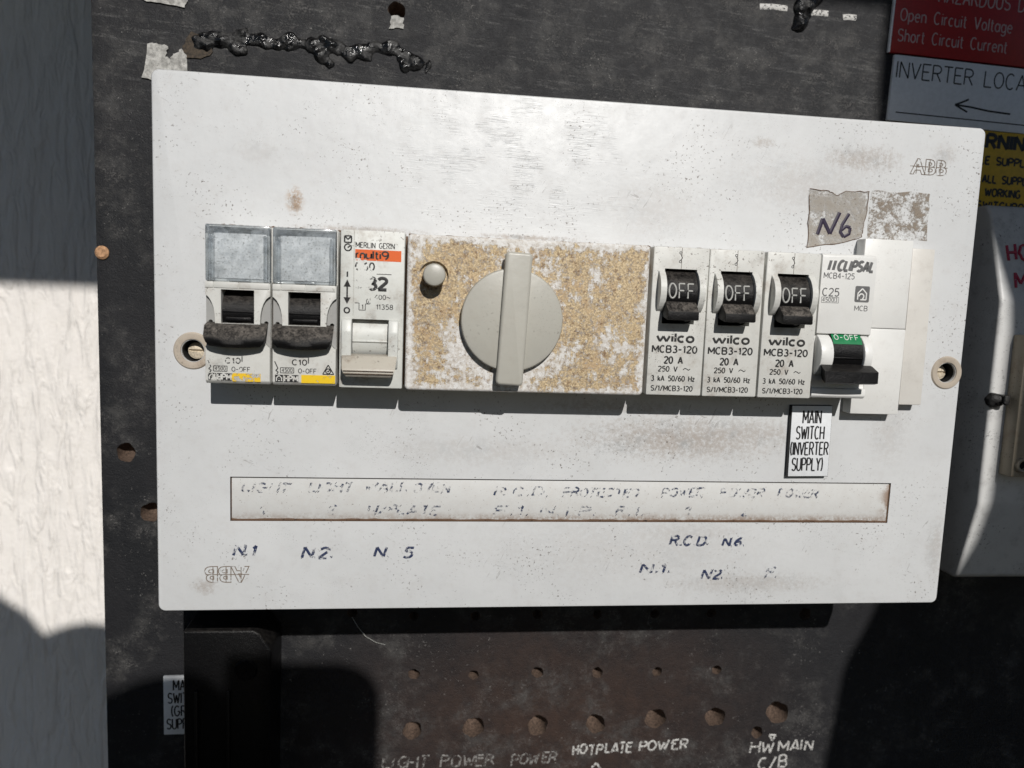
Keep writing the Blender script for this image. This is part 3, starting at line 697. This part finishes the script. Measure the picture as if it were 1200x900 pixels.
# handwriting on and below the strip
def hw(s_, x, y, h, wd_, m_, par, hz, r=.42, jit=.07):
    ls = [[(a + (b - y) * .28, b) for a, b in l] for l in letters(s_, OX + x, y, h, wd_, jit=jit)]
    bm = strokes_to(bmesh.new(), ls, r, .2, hz)
    dots = [(l[k][0] + random.uniform(-.15, .15), l[k][1]) for l in ls for k in (0, -1) if random.random() < .42]
    if dots: strokes_to(bm, [[p, (p[0] + .12, p[1] - .1)] for p in dots], .42, .25, hz, 1)
    finish('handwriting', bm, [m_, 'dots'], par)
for a in (('N.1', 22.2, 17.9, 3.3, 6.5), ('N.2.', 43, 17.2, 3.3, 9.5), ('N. 5', 65.5, 17.2, 3.2, 11.5), ('R.C.D.', 162, 21.2, 3.1, 13), ('N.6.', 180, 20.8, 2.6, 7.5), ('N.1.', 152.5, 11.8, 2.8, 10), ('N2.', 173.4, 9.6, 3, 7.5)):
    hw(*a, 'marker', sw, .0)
hw('F.', 196, 10, 3.2, 4, 'marker2', sw, .0)
for s_, x, y, wd_ in (('LIGHT', 25, 38.2, 14), ('LIGHT', 45, 38.3, 13), ('WALL', 62, 38.6, 13), ('OVEN', 77, 38.4, 11), ('R.C.D.', 103, 37.4, 17), ('PROTECTED', 125, 37.4, 25), ('POWER', 158, 37.6, 14), ('POWER', 178, 37.6, 15), ('POWER', 198, 37.6, 14),
                       ('1', 30, 31.2, 2), ('2', 51, 31.2, 2), ('H/PLATE', 63, 31.2, 22), ('F.1.', 103, 31.2, 11), ('N.1.', 118, 31.2, 11), ('P.', 131, 31.2, 5), ('R.1.', 143, 31.2, 9), ('1', 166, 31.2, 2), ('2', 186, 31.2, 2)):
    hw(s_, x, y, 2.7, wd_, 'marker2', st, -.22, .33)
for nm, x0, y0, x1, y1, r in (('dirt_line', 22, 29.25, 238, 29.25, .42), ('dirt_line', 238.1, 29.2, 238.1, 42.4, .22)):
    n = 90 if y0 == y1 else 14
    finish(nm, strokes_to(bmesh.new(), [[(OX + x0 + (x1-x0)*k/n + random.uniform(-.1, .1), y0 + (y1-y0)*k/n + random.uniform(-.16, .16)) for k in range(n + 1)]], r, .3, -.2), 'grime', st)
for a in ((18, 117.9, 54.6, 118.0), (55, 118.1, 73, 117.9), (74, 117.7, 145.5, 117.7), (146.5, 117.6, 199.5, 117.7), (54.9, 117, 54.9, 74), (36.15, 117, 36.15, 74), (73.6, 117, 73.6, 73.5), (145.9, 117, 145.9, 73.5), (164.2, 117, 164.2, 73.5), (182.0, 117, 182.0, 73.5)):
    n = 50; x0, y0, x1, y1 = a; zz = 9 if x0 == x1 else .0
    finish('dirt_line', strokes_to(bmesh.new(), [[(OX + x0 + (x1-x0)*k/n + random.uniform(-.12, .12) * (zz == 0), y0 + (y1-y0)*k/n + random.uniform(-.3, .45) * (zz == 0)) for k in range(n + 1)]], .45 if zz == 0 else .28, .3, zz), 'grime', sw)
# dirt-outlined raised maker marks: upright at the top right, upside down at the bottom left
for cx, cy, hh, ww, rt in ((240.8, 145.6, 4.6, 13, 0), (20.6, 14.2, 4.8, 13.6, 180)):
    bm = bmesh.new(); outline_text(bm, 'ABB', OX + cx, cy, hh, ww, .02, align='c', outline=.022, bold=.03, rot=rt)
    sg = 1 if rt == 0 else -1
    strokes_to(bm, [[(OX + cx - 6.4, cy + sg * hh * .5), (OX + cx + 6.6, cy + sg * hh * .5)]] + [[(OX + cx + sg * q, cy), (OX + cx + sg * q, cy + sg * hh)] for q in (-4.2, 0.3, 4.2)], .15, .3, .02)
    finish('maker_mark', bm, 'stain', sw, smooth=0)

# remains of stuck-on labels
poly = [(200.6, 138.6), (207, 138.4), (210, 137.2), (213, 138.6), (220.9, 139), (220.8, 133), (220, 128), (219.5, 124.5), (212, 122.0), (201.4, 120.4), (201.0, 130)]
lt = thing('torn_label', 'torn brownish label remnant with N6 written on it in dark marker', 'torn label', (210, 120, 0))
finish('paper', prism(bmesh.new(), [(a - 210, b - 120) for a, b in ragged(poly, 4, .3)], .01, .22), 'residue', lt)
finish('curled_edge', strokes_to(bmesh.new(), [[(a - 210, b - 120) for a, b in ragged(poly, 5, .25)]], .11, .4, .2), 'grime', lt)
bm = bmesh.new()
strokes_to(bm, [[(-5.6, 4.6), (-4.2, 9.6)], [(-4.2, 9.6), (-1.4, 5.0)], [(-1.4, 5.0), (1.4, 11.8)]], .62, .3, .24)
strokes_to(bm, [[(4.6, 11.6), (2.6, 8.0), (2.2, 5.6), (3.4, 4.2), (5.2, 5.2), (5.4, 7.2), (4, 7.6), (2.6, 6.4)]], .55, .3, .24)
finish('handwriting', bm, 'dark_marker', lt)
tag(finish('glue_patch', prism(bmesh.new(), ragged([(221.7, 139.2), (242, 139.6), (242.6, 124.6), (221.5, 122.5)], 6, .4), .01, .1), 'glue'), 'flaking brown glue patch left by a missing label, right of the N6 label', 'glue patch')

# ================================================================== breakers (local: x centred, y up from the bottom edge, z out of the plate)
V0 = 73.0; HT = 44.6
GRP = 'circuit breakers in the row on the cover plate'
def duplicate(root, loc, label):
    r = root.copy(); COL.objects.link(r); r.location = W3(*loc); r['label'] = label
    def rec(src, dst):
        for ch in list(src.children):
            c = ch.copy(); COL.objects.link(c); c.parent = dst; c.matrix_parent_inverse = ch.matrix_parent_inverse.copy(); rec(ch, c)
    rec(root, r); r.rotation_euler = (0, R(random.uniform(-.5, .5)), 0); return r
def pivot(x, y, z, h, rr=1): return None
def bulge_lever(sec, hws, x0=0, bul=1.3, bev=.4, n=9):
    """wedge lever: section (y, z) swept across x, tip bulging in the middle"""
    bm = bmesh.new(); zmin, zmax = min(p[1] for p in sec), max(p[1] for p in sec)
    rows = []
    for (y, z), hw in zip(sec, hws):
        row = []
        for i in range(n):
            t = -1 + 2 * i / (n - 1); b = bul * (1 - t * t) * (z - zmin) / (zmax - zmin)
            row.append(bm.verts.new((x0 + hw * t, y - b * .35, z + b)))
        rows.append(row)
    for i in range(len(rows)):
        a, b = rows[i], rows[(i + 1) % len(rows)]
        for k in range(n - 1): bm.faces.new((a[k], a[k+1], b[k+1], b[k]))
    bm.faces.new([r[0] for r in rows]); bm.faces.new([r[-1] for r in rows][::-1])
    es = [e for e in bm.edges if e.calc_face_angle(0) > R(25)]
    bmesh.ops.bevel(bm, geom=es, offset=bev, segments=2, profile=.5, affect='EDGES', clamp_overlap=True)
    return bm
def lever_hpm():
    return bulge_lever([(17.4, 12.5), (16.6, 15.0), (13.6, 17.2), (12.0, 17.4), (10.9, 16.6), (11.6, 15.2), (12.6, 12.5)], [8.3, 8.5, 8.3, 7.6, 6.8, 7.4, 7.8], -.15, 1.2)

def make_hpm(loc, label):
    t = thing('circuit_breaker', label, 'circuit breaker', loc, GRP)
    b = prism(bmesh.new(), [(0, -1), (0, 12.6), (.9, 13.5), (28.6, 13.5), (28.8, 9.6), (44.2, 9.6), (44.6, 9.2), (44.6, -1)], -8.85, 8.85, .25, axis='x')
    cuts = [BX(-4.5, 4.5, 17.2, 26.6, 2, 20)]
    for sx in (-1, 1):
        cuts.append(prism(bmesh.new(), [(sx * 9.4 + 3.3 * math.cos(R(k * 15)), 17.8 + 7.4 * math.sin(R(k * 15))) for k in range(24)], 11.6, 20))
    for sx in (-1, 1):
        c = lathe(bmesh.new(), [(0, 5), (.6, 5), (.6, 18), (0, 18)], sx * 7.5, 17.4, 14); cuts.append(c)
    body = finish('body', cutbm(b, *cuts), ['hpm'] * 3, t, smooth=25)
    for sx in (-1, 1):
        cp = [(sx * 9.4 + 3.2 * math.cos(R(k * 15)), 17.8 + 7.3 * math.sin(R(k * 15))) for k in range(24)]; cp = [(max(-8.8, min(8.8, a)), b) for a, b in cp]
        cc = lathe(bmesh.new(), [(0, 5), (.62, 5), (.62, 18), (0, 18)], sx * 7.6, 17.4, 14)
        finish('side_cap', cutbm(prism(bmesh.new(), cp, 11, 12.3), cc), ['cap', 'hpm', 'hpm'], t)
    for a, b in ((-8.8, -6.5), (-6.35, .2), (.35, 8.6)): finish('hinge_bar', BX(a, b, 27.0, 28.7, 13.4, 13.75, .12), 'hpm', t)
    w = finish('label_window', BX(-8.7, 8.7, 28.9, 44.5, 9.7, 13.6, .35), 'clear', t)
    bm = BX(-7.2, 7.2, 29.8, 43.3, 9.62, 10.1, .1)
    finish('label_card', bm, 'paper', w)
    for (x0, x1, y0, y1) in ((-7.9, -6.9, 29.6, 41.8), (6.9, 7.9, 29.6, 41.8), (-3, 3, 29.0, 29.5)): finish('window_rib', BX(x0, x1, y0, y1, 10.2, 13.3, .2), 'clear', w)
    finish('drum', drum(bmesh.new(), -4.4, 4.4, 20, 6.2, 6.6), 'drum', t, smooth=40)
    bm = bmesh.new(); box(bm, -4.4, 4.4, 20.2, 20.7, 12.5, 13.0, .1); box(bm, -3.4, 3.6, 17.9, 18.9, 12.4, 13.1, .2)
    finish('drum_ridge', bm, 'drum', t)
    finish('lever', lever_hpm(), 'black', t, smooth=50)
    return t
def hpm_print(t, wornout):
    z = 13.53
    ink = 'worn_ink' if wornout else 'ink'
    bm = bmesh.new()
    text(bm, 'C10', -1.3, 5.9, 1.5, 4, z, .01); text(bm, 'O-OFF', .9, 3.6, 1.25, 5.0, z, .0)
    strokes_to(bm, [rect_line(-6.6, -2.9, 3.55, 5.05)], .1, .3, z); text(bm, '4500', -4.75, 3.85, .95, 2.9, z)
    strokes_to(bm, [[(-8.2, 6.8), (-7.3, 4.8), (-7.9, 4.2), (-7.2, 3.8), (-7.6, 3.2)], [(1.2, 6.4), (1.2, 8)]], .14, .3, z)
    if not wornout:
        strokes_to(bm, [[(5.2, 3.4), (8.3, 3.4), (6.75, 6.1), (5.2, 3.4)], A(6.75, 4.3, .7, .7, 0, 360, 12), [(6.5, 4.4), (6.75, 4.1), (7.3, 4.9)]], .15, .3, z)
    finish('lettering', bm, ink, t, smooth=0)
    for a, b in ((-8.1, -5.9), (-5.7, -1.6)): finish('mark_panel', BX(a, b, .95, 3.0, z - .02, z + .01), ink, t, smooth=0)
    finish('maker_mark', text(bmesh.new(), 'HPM', -3.65, 1.2, 1.55, 3.6, z + .03, .02), 'hpm', t, smooth=0)
    bm = bmesh.new(); strokes_to(bm, [[(-7.7, 1.2), (-7.7, 2.1), (-7, 2.8), (-6.3, 2.1), (-6.3, 1.2)], [(-7.2, 1.3), (-6.8, 1.3)], [(-7, 1.9), (-7, 2.0)]], .16, .3, z + .03)
    finish('house_mark', bm, 'hpm', t, smooth=0)
    finish('yellow_mark', BX(-.8 if not wornout else -1.8, 8.7 if not wornout else 6.3, .75, 3.1, z - .03, z + .012), 'yellow_worn' if wornout else 'yellow_ink', t)
hp1 = make_hpm((27.0, V0, 0), 'leftmost breaker, clear window on top, yellow print mostly worn off')
hp2 = duplicate(hp1, (45.4, V0, 0), 'second breaker from the left, clear window on top and solid yellow bar below')
hpm_print(hp1, True); hpm_print(hp2, False)

# ---- grey breaker with the orange band
t = thing('circuit_breaker', 'grey breaker with an orange band and a beige lever, beside the rotary switch', 'circuit breaker', (64.1, V0, 0), GRP)
b = BX(-9.0, 9.1, -.3, 44.8, -1, 13, .35)
finish('body', cutbm(b, BX(-5.5, 4.9, 6, 19.6, 2, 20), BX(-5.35, -5.1, 20.4, 45.5, 12.4, 14)), ['mg'] * 3, t)
finish('drum', drum(bmesh.new(), -5.4, 4.8, 14.2, 5.0, 7.3), 'mg', t, smooth=40)
bm = bmesh.new(); box(bm, -5.4, 4.8, 13.0, 13.5, 12.0, 12.6, .15)
finish('drum_ridge', bm, 'mg', t)
for x0, x1 in ((-8.3, -5.5), (4.9, 7.7)): finish('cheek', prism(bmesh.new(), [(5.5, 12), (5.5, 13.5), (8, 15.0), (16, 15.2), (19.4, 14.2), (20, 12)], x0, x1, .3, axis='x'), 'mg', t)
sec = [(9.6, 12), (9.2, 15.4), (5.6, 18.4), (4.4, 18.7), (3.3, 18.0), (4.6, 15.5), (5.6, 12)]
hwid = [7.6, 7.9, 7.6, 7.0, 6.4, 6.6, 7.4]
bm = bmesh.new(); rows = [[bm.verts.new((-.3 + sx * h_, y, z)) for sx in (-1, 1)] for (y, z), h_ in zip(sec, hwid)]
for i in range(len(rows)):
    a, b = rows[i], rows[(i + 1) % len(rows)]; bm.faces.new((a[0], a[1], b[1], b[0]))
bm.faces.new([r[0] for r in rows]); bm.faces.new([r[1] for r in rows][::-1])
bmesh.ops.bevel(bm, geom=list(bm.edges), offset=.3, segments=2, profile=.5, affect='EDGES')
lv = finish('lever', bm, 'lever_grey', t, smooth=40)
bm = bmesh.new(); box(bm, -7.3, 6.7, 5.0, 5.25, 18.2, 18.85, .05); box(bm, -7.1, 6.5, 4.2, 4.45, 18.2, 18.85, .05)
finish('lever_groove', bm, 'dirtline', lv)
z = 13.03
finish('orange_band', BX(-4.9, 8.1, 36.3, 39.4, z - .02, z + .02), 'orange', t)
bm = bmesh.new()
strokes_to(bm, [rect_line(-7.9, -6.0, 41.2, 43.0), A(-6.95, 39.8, .95, .95, 60, 400, 14) + [(-7, 39.7)], [(-7.9, 43), (-6.95, 42), (-6, 43)]], .2, .3, z)
strokes_to(bm, [[(-7, 31.5), (-7, 33)], [(-7, 25), (-7, 29.5)], A(-7, 22, .75, .75, 0, 360, 14)], .22, .3, z)
prism(bm, [(-8.0, 28.7), (-6.0, 28.7), (-7, 30.8)], z - .05, z + .03); prism(bm, [(-8.0, 25.7), (-7, 23.8), (-6.0, 25.7)], z - .05, z + .03)
finish('lettering', bm, 'ink', t)
bm = bmesh.new()
text(bm, 'MERLIN GERIN', -4.7, 39.9, 1.45, 10.8, z, align='l'); text(bm, 'multi9', -4.6, 36.9, 2.1, 9.0, z + .03, .018, align='l', gap=.14)
text(bm, 'C60', -4.7, 33.6, 2.1, 5.2, z, .01, align='l'); text(bm, 'C32', -4.7, 28.2, 3.3, 8.8, z, .03, align='l', gap=.14)
text(bm, '11358', 1.4, 22.6, 1.35, 4.6, z, align='l'); text(bm, '400~', .8, 25.4, 1.3, 4.4, z, align='l'); text(bm, '0', -1.2, 24.1, 1.3, None, z); text(bm, '1', -2.6, 22.5, 1.3, None, z)
strokes_to(bm, [[(1.2, 32.6), (5.4, 32.6)], [(-4.8, 24.2), (-3.6, 24.2), (-3.6, 22.2), (-1.8, 22.2), (-1.8, 24), (-.5, 24), (-.5, 25.8)]], .1, .3, z)
finish('lettering', bm, 'mg_ink', t, smooth=0)

# ---- rotary main switch
t = thing('rotary_switch', 'wide switch with a round grey knob on a flaking gold and white face', 'rotary switch', (109.65, V0, 0))
bm = slab(-35.7, 35.7, -.5, 44.4, 1.3, -1, 14, .9)
c = lathe(bmesh.new(), [(0, 12.5), (4.2, 12.5), (4.2, 16), (0, 16)], -28.0, 32.8, 32)
finish('body', cutbm(bm, c), ['flake'] * 3, t)
finish('test_button', lathe(bmesh.new(), [(3.1, 12), (3.2, 19.4), (2.9, 20.1), (2.2, 20.4), (0, 20.4)], -28.0, 32.9, 36), 'knob', t, smooth=35)
kb = finish('knob', lathe(bmesh.new(), [(14.7, 13.9), (14.9, 16.3), (14.6, 16.9), (14.0, 17.1), (0, 17.1)], -5.2, 20.9, 96), 'knob', t, smooth=35)
bm = slab(-3.9, 3.9, -19.1, 19.1, 1.2, 16.9, 18.9, .8)
bmesh.ops.rotate(bm, verts=bm.verts, cent=(0, 0, 0), matrix=Matrix.Rotation(R(-2.3), 3, 'Z'))
bmesh.ops.translate(bm, verts=bm.verts, vec=(-4.8, 21.2, 0))
finish('handle', bm, 'knob', kb)

# ---- three speckled breakers marked OFF
def make_off(loc, label):
    t = thing('circuit_breaker', label, 'circuit breaker', loc, GRP)
    finish('body', cutbm(BX(-8.7, 8.7, -.3, 44.4, -1, 13, .5), BX(-5.0, 5.0, 21.5, 37.9, 2, 20)), ['wil'] * 3, t)
    finish('seam', BX(-.06, .06, 37.9, 44.2, 12.95, 13.03), 'dirtline', t)
    dr = finish('drum', drum(bmesh.new(), -4.9, 4.9, 30.2, 6.6, 8.6), 'drum', t, smooth=40)
    for x0, x1 in ((-6.9, -5.05), (5.05, 6.9)):
        finish('rib', prism(bmesh.new(), [(24.6, 12.5)] + arcpts(31.2, 9.2, 7.2, 158, 22, 14) + [(37.9, 12.5)], x0, x1, .35, axis='x'), 'wil', t, smooth=40)
    bm = bmesh.new()
    ls = letters('OFF', -.2, 29.2, 4.3, 7.6, gap=.28, align='c')
    strokes_to(bm, [[(a, b, 6.6 + math.sqrt(8.62 ** 2 - (b - 30.2) ** 2)) for a, b in l] for l in ls], .27, 1, 0)
    finish('lettering', bm, 'off_ink', dr)
    sec = [(28.4, 12.5), (28.0, 16.0), (25.4, 19.0), (22.9, 19.2), (22.7, 18.2), (23.6, 15.5), (24.0, 12.5)]
    bm = prism(bmesh.new(), sec, -5.2, 4.3, .3, axis='x')
    finish('lever', bm, 'black', t, smooth=40)
    z = 13.02; bm = bmesh.new(); x = -.45
    text(bm, 'wilco', x, 16.1, 2.5, 11.4, z, .028, gap=.16); text(bm, 'MCB3-120', x, 12.8, 2.0, 13.9, z, .018)
    text(bm, '20 A', x - .2, 9.5, 2.0, 5.7, z, .018); text(bm, '250 V', x - 1.8, 7.0, 1.55, 5.9, z, .012)
    strokes_to(bm, [[(2.6, 7.6), (3.1, 8.1), (3.7, 7.9), (4.3, 7.5), (4.8, 7.9)]], .13, .3, z)
    text(bm, '3 kA 50/60 Hz', x, 4.1, 1.55, 13.6, z, .012); text(bm, 'S/1/MCB3-120', x - .2, 1.1, 1.5, 13, z, .012)
    finish('lettering', bm, 'wil_ink', t, smooth=0); bm = bmesh.new()
    strokes_to(bm, [A(-.4, 42.7, .35, .35, 0, 360, 10), [(-.4, 42.3), (.2, 41.2), (-.4, 40.4)], A(-.4, 40.1, .35, .35, 0, 360, 10)], .1, .3, z)
    finish('switch_symbol', bm, 'ink', t, smooth=0)
    return t
w1 = make_off((155.3, V0, 0), 'speckled breaker marked OFF, directly right of the rotary switch')
duplicate(w1, (173.05, V0, 0), 'speckled breaker marked OFF, middle one of the three alike')
duplicate(w1, (190.9, V0, 0), 'speckled breaker marked OFF, touching the clean white breaker')

# ---- clean white breaker with green flag
t = thing('circuit_breaker', 'clean white breaker with a green flag above its black lever', 'circuit breaker', (208.9, V0, 0), GRP)
b = prism(bmesh.new(), [(0, -1), (0, 12.2), (.8, 13), (3.0, 13), (3.2, 11.5), (20, 11.5), (20.2, 13), (44.0, 13), (44.7, 12.3), (44.7, -1)], -9, 9, .3, axis='x')
finish('body', cutbm(b, BX(-4.1, 5.9, 6, 20.1, 2, 20)), ['clip'] * 3, t)
dr = finish('drum', drum(bmesh.new(), -4.0, 5.8, 13.6, 6.4, 8.6), 'cleanblack', t, smooth=40)
gp = arcpts(13.6, 6.4, 8.72, 38, 66, 6)
bm = bmesh.new(); prism(bm, gp + arcpts(13.6, 6.4, 8.3, 66, 38, 6), -3.9, 5.7, axis='x'); finish('green_flag', bm, 'green', dr)
bm = bmesh.new()
ls = letters('O-OFF', .8, 18.45, 1.45, 8, gap=.3, align='c')
strokes_to(bm, [[(a, b_, 6.4 + math.sqrt(8.74 ** 2 - (b_ - 13.6) ** 2)) for a, b_ in l] for l in ls], .13, 1, 0); finish('lettering', bm, 'white_ink', dr)
for x0, x1 in ((-8.4, -4.15), (5.95, 8.7)): finish('cheek', prism(bmesh.new(), arcpts(13.4, 9.0, 7.0, 158, 15, 14), x0, x1, .5, axis='x'), 'clip', t, smooth=40)
bm = bmesh.new(); box(bm, -4.0, 5.8, 12.6, 13.1, 14.6, 15.3, .15); finish('drum_ridge', bm, 'cleanblack', dr)
bm = bulge_lever([(11.4, 12.5), (10.6, 16), (9.0, 19.2), (5.6, 19.6), (5.2, 18.6), (6.2, 15), (7.2, 12.5)], [6.6, 8.4, 8.7, 8.5, 8.1, 7.2, 6.2], .1, .3, .3)
finish('lever', bm, 'cleanblack', t, smooth=40)
z = 13.02; bm = bmesh.new()
text(bm, 'CLIPSAL', 1.9, 39.7, 2.9, 11.6, z, .035, shear=.25)
for x in (-7.3, -5.8): prism(bm, [(x, 39.7), (x + .95, 39.7), (x + 1.6, 42.6), (x + .65, 42.6)], z - .02, z + .01)
text(bm, 'MCB4-125', -8.1, 37.2, 1.65, 9.9, z, align='l'); text(bm, 'C25', -8.1, 31.8, 2.3, 5.3, z, align='l')
text(bm, '4500', -8.0, 30.0, 1.2, 3.7, z, align='l'); text(bm, '3', -3.5, 30.0, 1.2, None, z); strokes_to(bm, [rect_line(-8.3, -2.7, 29.7, 31.4), [(-4.1, 29.7), (-4.1, 31.4)]], .07, .3, z)
finish('house_panel', prism(bmesh.new(), rrect(2.5, 7.3, 30.2, 35.2, .5), z - .03, z), 'grey_ink', t); text(bm, 'MCB', 4.9, 27.6, 1.5, 4.2, z)
finish('lettering', bm, 'grey_ink', t, smooth=0)
bm = bmesh.new(); strokes_to(bm, [[(3.5, 31), (3.5, 33), (4.9, 34.4), (6.3, 33), (6.3, 31), (4.4, 31)], A(4.7, 32, .8, .8, 180, -60, 8)], .2, .3, z + .02)
finish('house_mark', bm, 'clip', t)

# ---- blank fillers
t = thing('blank_filler', 'wide smooth white blank filler behind the clean white breaker', 'blank filler', (226.6, 67.1, 0), rot=.0)
bm = bmesh.new(); box(bm, -8.4, 8.2, 28.15, 56.5, 0.05, 5.0, .35); finish('upper_half', bm, 'blank', t)
bm = bmesh.new(); box(bm, -8.4, 8.4, 0, 28.0, .05, 5.0, .35); finish('lower_half', bm, 'blank', t)
bm = prism(bmesh.new(), [(-4.0, 0), (4.0, 0), (3.6, 51), (-4.3, 51)], .05, 4.2, .4)
tag(finish('blank_filler', bm, 'blank2', None, (239.5, 70.3, 0)), 'narrow yellowish white filler strip at the right end of the breaker row', 'blank filler')

# ---- engraved label hanging below
lb = thing('engraved_label', 'white engraved label under the breakers reading main switch inverter supply', 'label', (207.1, 45.2, .05), rot=.9)
finish('plate', BX(-7.1, 7.1, 0, 23.9, 0, 1.8, .1), 'ink', lb)
finish('face', BX(-6.95, 6.95, .18, 23.75, 1.7, 1.95, .08), 'white_label', lb)
bm = bmesh.new()
for i, (s_, wd_, x) in enumerate((('MAIN', 6.2, .1), ('SWITCH', 9.6, -.2), ('(INVERTER', 13.0, -.1), ('SUPPLY)', 10.6, -.5))):
    strokes_to(bm, letters(s_, x, 18.0 - i * 5.3, 4.2, wd_, gap=.2, align='c'), .26, .3, 1.96)
finish('lettering', bm, 'ink', lb)

# ================================================================== shade casters outside the frame: two added slabs, phone and person
def tosun(u, v, w0, w1): d = w1 - w0; return (u + SUN.x * d, v + SUN.y * d)
# unseen slab added overhead to put the upper wall in shade
fv = 109.0 + SUN.y * (420 + 242)
bm = bmesh.new(); box(bm, -900, 900, fv, fv + 160, 420, 440, 1); box(bm, -900, 900, fv + 150, fv + 158, -242, 420)
tag(finish('wall_shade_slab', bm, flat('wall_shade_slab_paint', (.6, .58, .55), .5)), 'unseen slab added above the switchboard to shade the wall', 'wall_shade_slab')
# unseen slab added at the right, its outline shaped to the shade edge
DW = 420
pts = [(262, 300), (263, 205), (266, 185), (284, 150), (288, 110), (288, 60), (288, 32), (281, 8), (270, -13), (265, -60), (265, -200), (520, -200), (520, 300)]
bm = prism(bmesh.new(), [tosun(a, b, 0, DW) for a, b in pts], DW, DW + 12, 1)
tag(finish('board_shade_slab', bm, flat('board_shade_slab_grey', (.35, .36, .36), .5)), 'unseen grey slab added to shade the right side of the board', 'shade_slab')
# smartphone and the person holding it
PWZ = 430
def ph(u, v): return tosun(u, v, WB, PWZ)
c0 = [(10, -42.0), (50, -43.6)] + [(50 + 16 * math.sin(R(a)), -59.6 + 16 * math.cos(R(a))) for a in range(15, 91, 15)] + [(66.5, -180), (10, -180)]
bm = prism(bmesh.new(), [ph(*p) for p in c0], PWZ, PWZ + 9, .8)
tag(finish('smartphone', bm, 'cleanblack'), 'dark smartphone held out in front of the board', 'phone')
bm = bmesh.new()
def sk(chain):
    vs = [bm.verts.new((*tosun(u, v, WB, PWZ + 60 + dz), PWZ + 60 + dz)) for u, v, dz, r in chain]
    for a, b in zip(vs, vs[1:]): bm.edges.new((a, b))
    return list(zip(vs, [c[3] for c in chain]))
allv = sk([(-150, -420, 30, 130), (-150, -260, 30, 120), (-140, -150, 20, 60), (-100, -110, 10, 52), (-95, -44, 0, 60), (-93, 0, 0, 46)])
arm = sk([(-60, -230, 20, 60), (-34, -118, 0, 56), (-20, -76, -30, 37), (12, -72, -50, 24)])
raised = sk([(-215, -170, 10, 70), (-205, -80, 0, 74), (-165, -50, 0, 74), (-112, -22, 0, 70)])  # raised arm added to widen the shade on the wall
bm.edges.new((allv[1][0], arm[0][0])); bm.edges.new((allv[1][0], raised[0][0])); allv += arm + raised
for v in bm.verts: v.co = W3(*v.co)
me = bpy.data.meshes.new('t'); bm.verts.index_update(); rad = {v.index: r for v, r in allv}; bm.to_mesh(me); bm.free()
o = bpy.data.objects.new('t', me); COL.objects.link(o)
md = o.modifiers.new('skin', 'SKIN'); md.use_smooth_shade = True
for i, sv in enumerate(me.skin_vertices[0].data): sv.radius = (rad[i] * MM, rad[i] * MM); sv.use_root = (i == 0)
o.modifiers.new('sub', 'SUBSURF').levels = 2
dg = bpy.context.evaluated_depsgraph_get(); me2 = bpy.data.meshes.new_from_object(o.evaluated_get(dg)); bpy.data.objects.remove(o, do_unlink=True)
tag(link('person', me2, flat('dark_jacket', (.05, .05, .06), .8), smooth=60), 'person in a dark jacket holding a phone out towards the board', 'person')
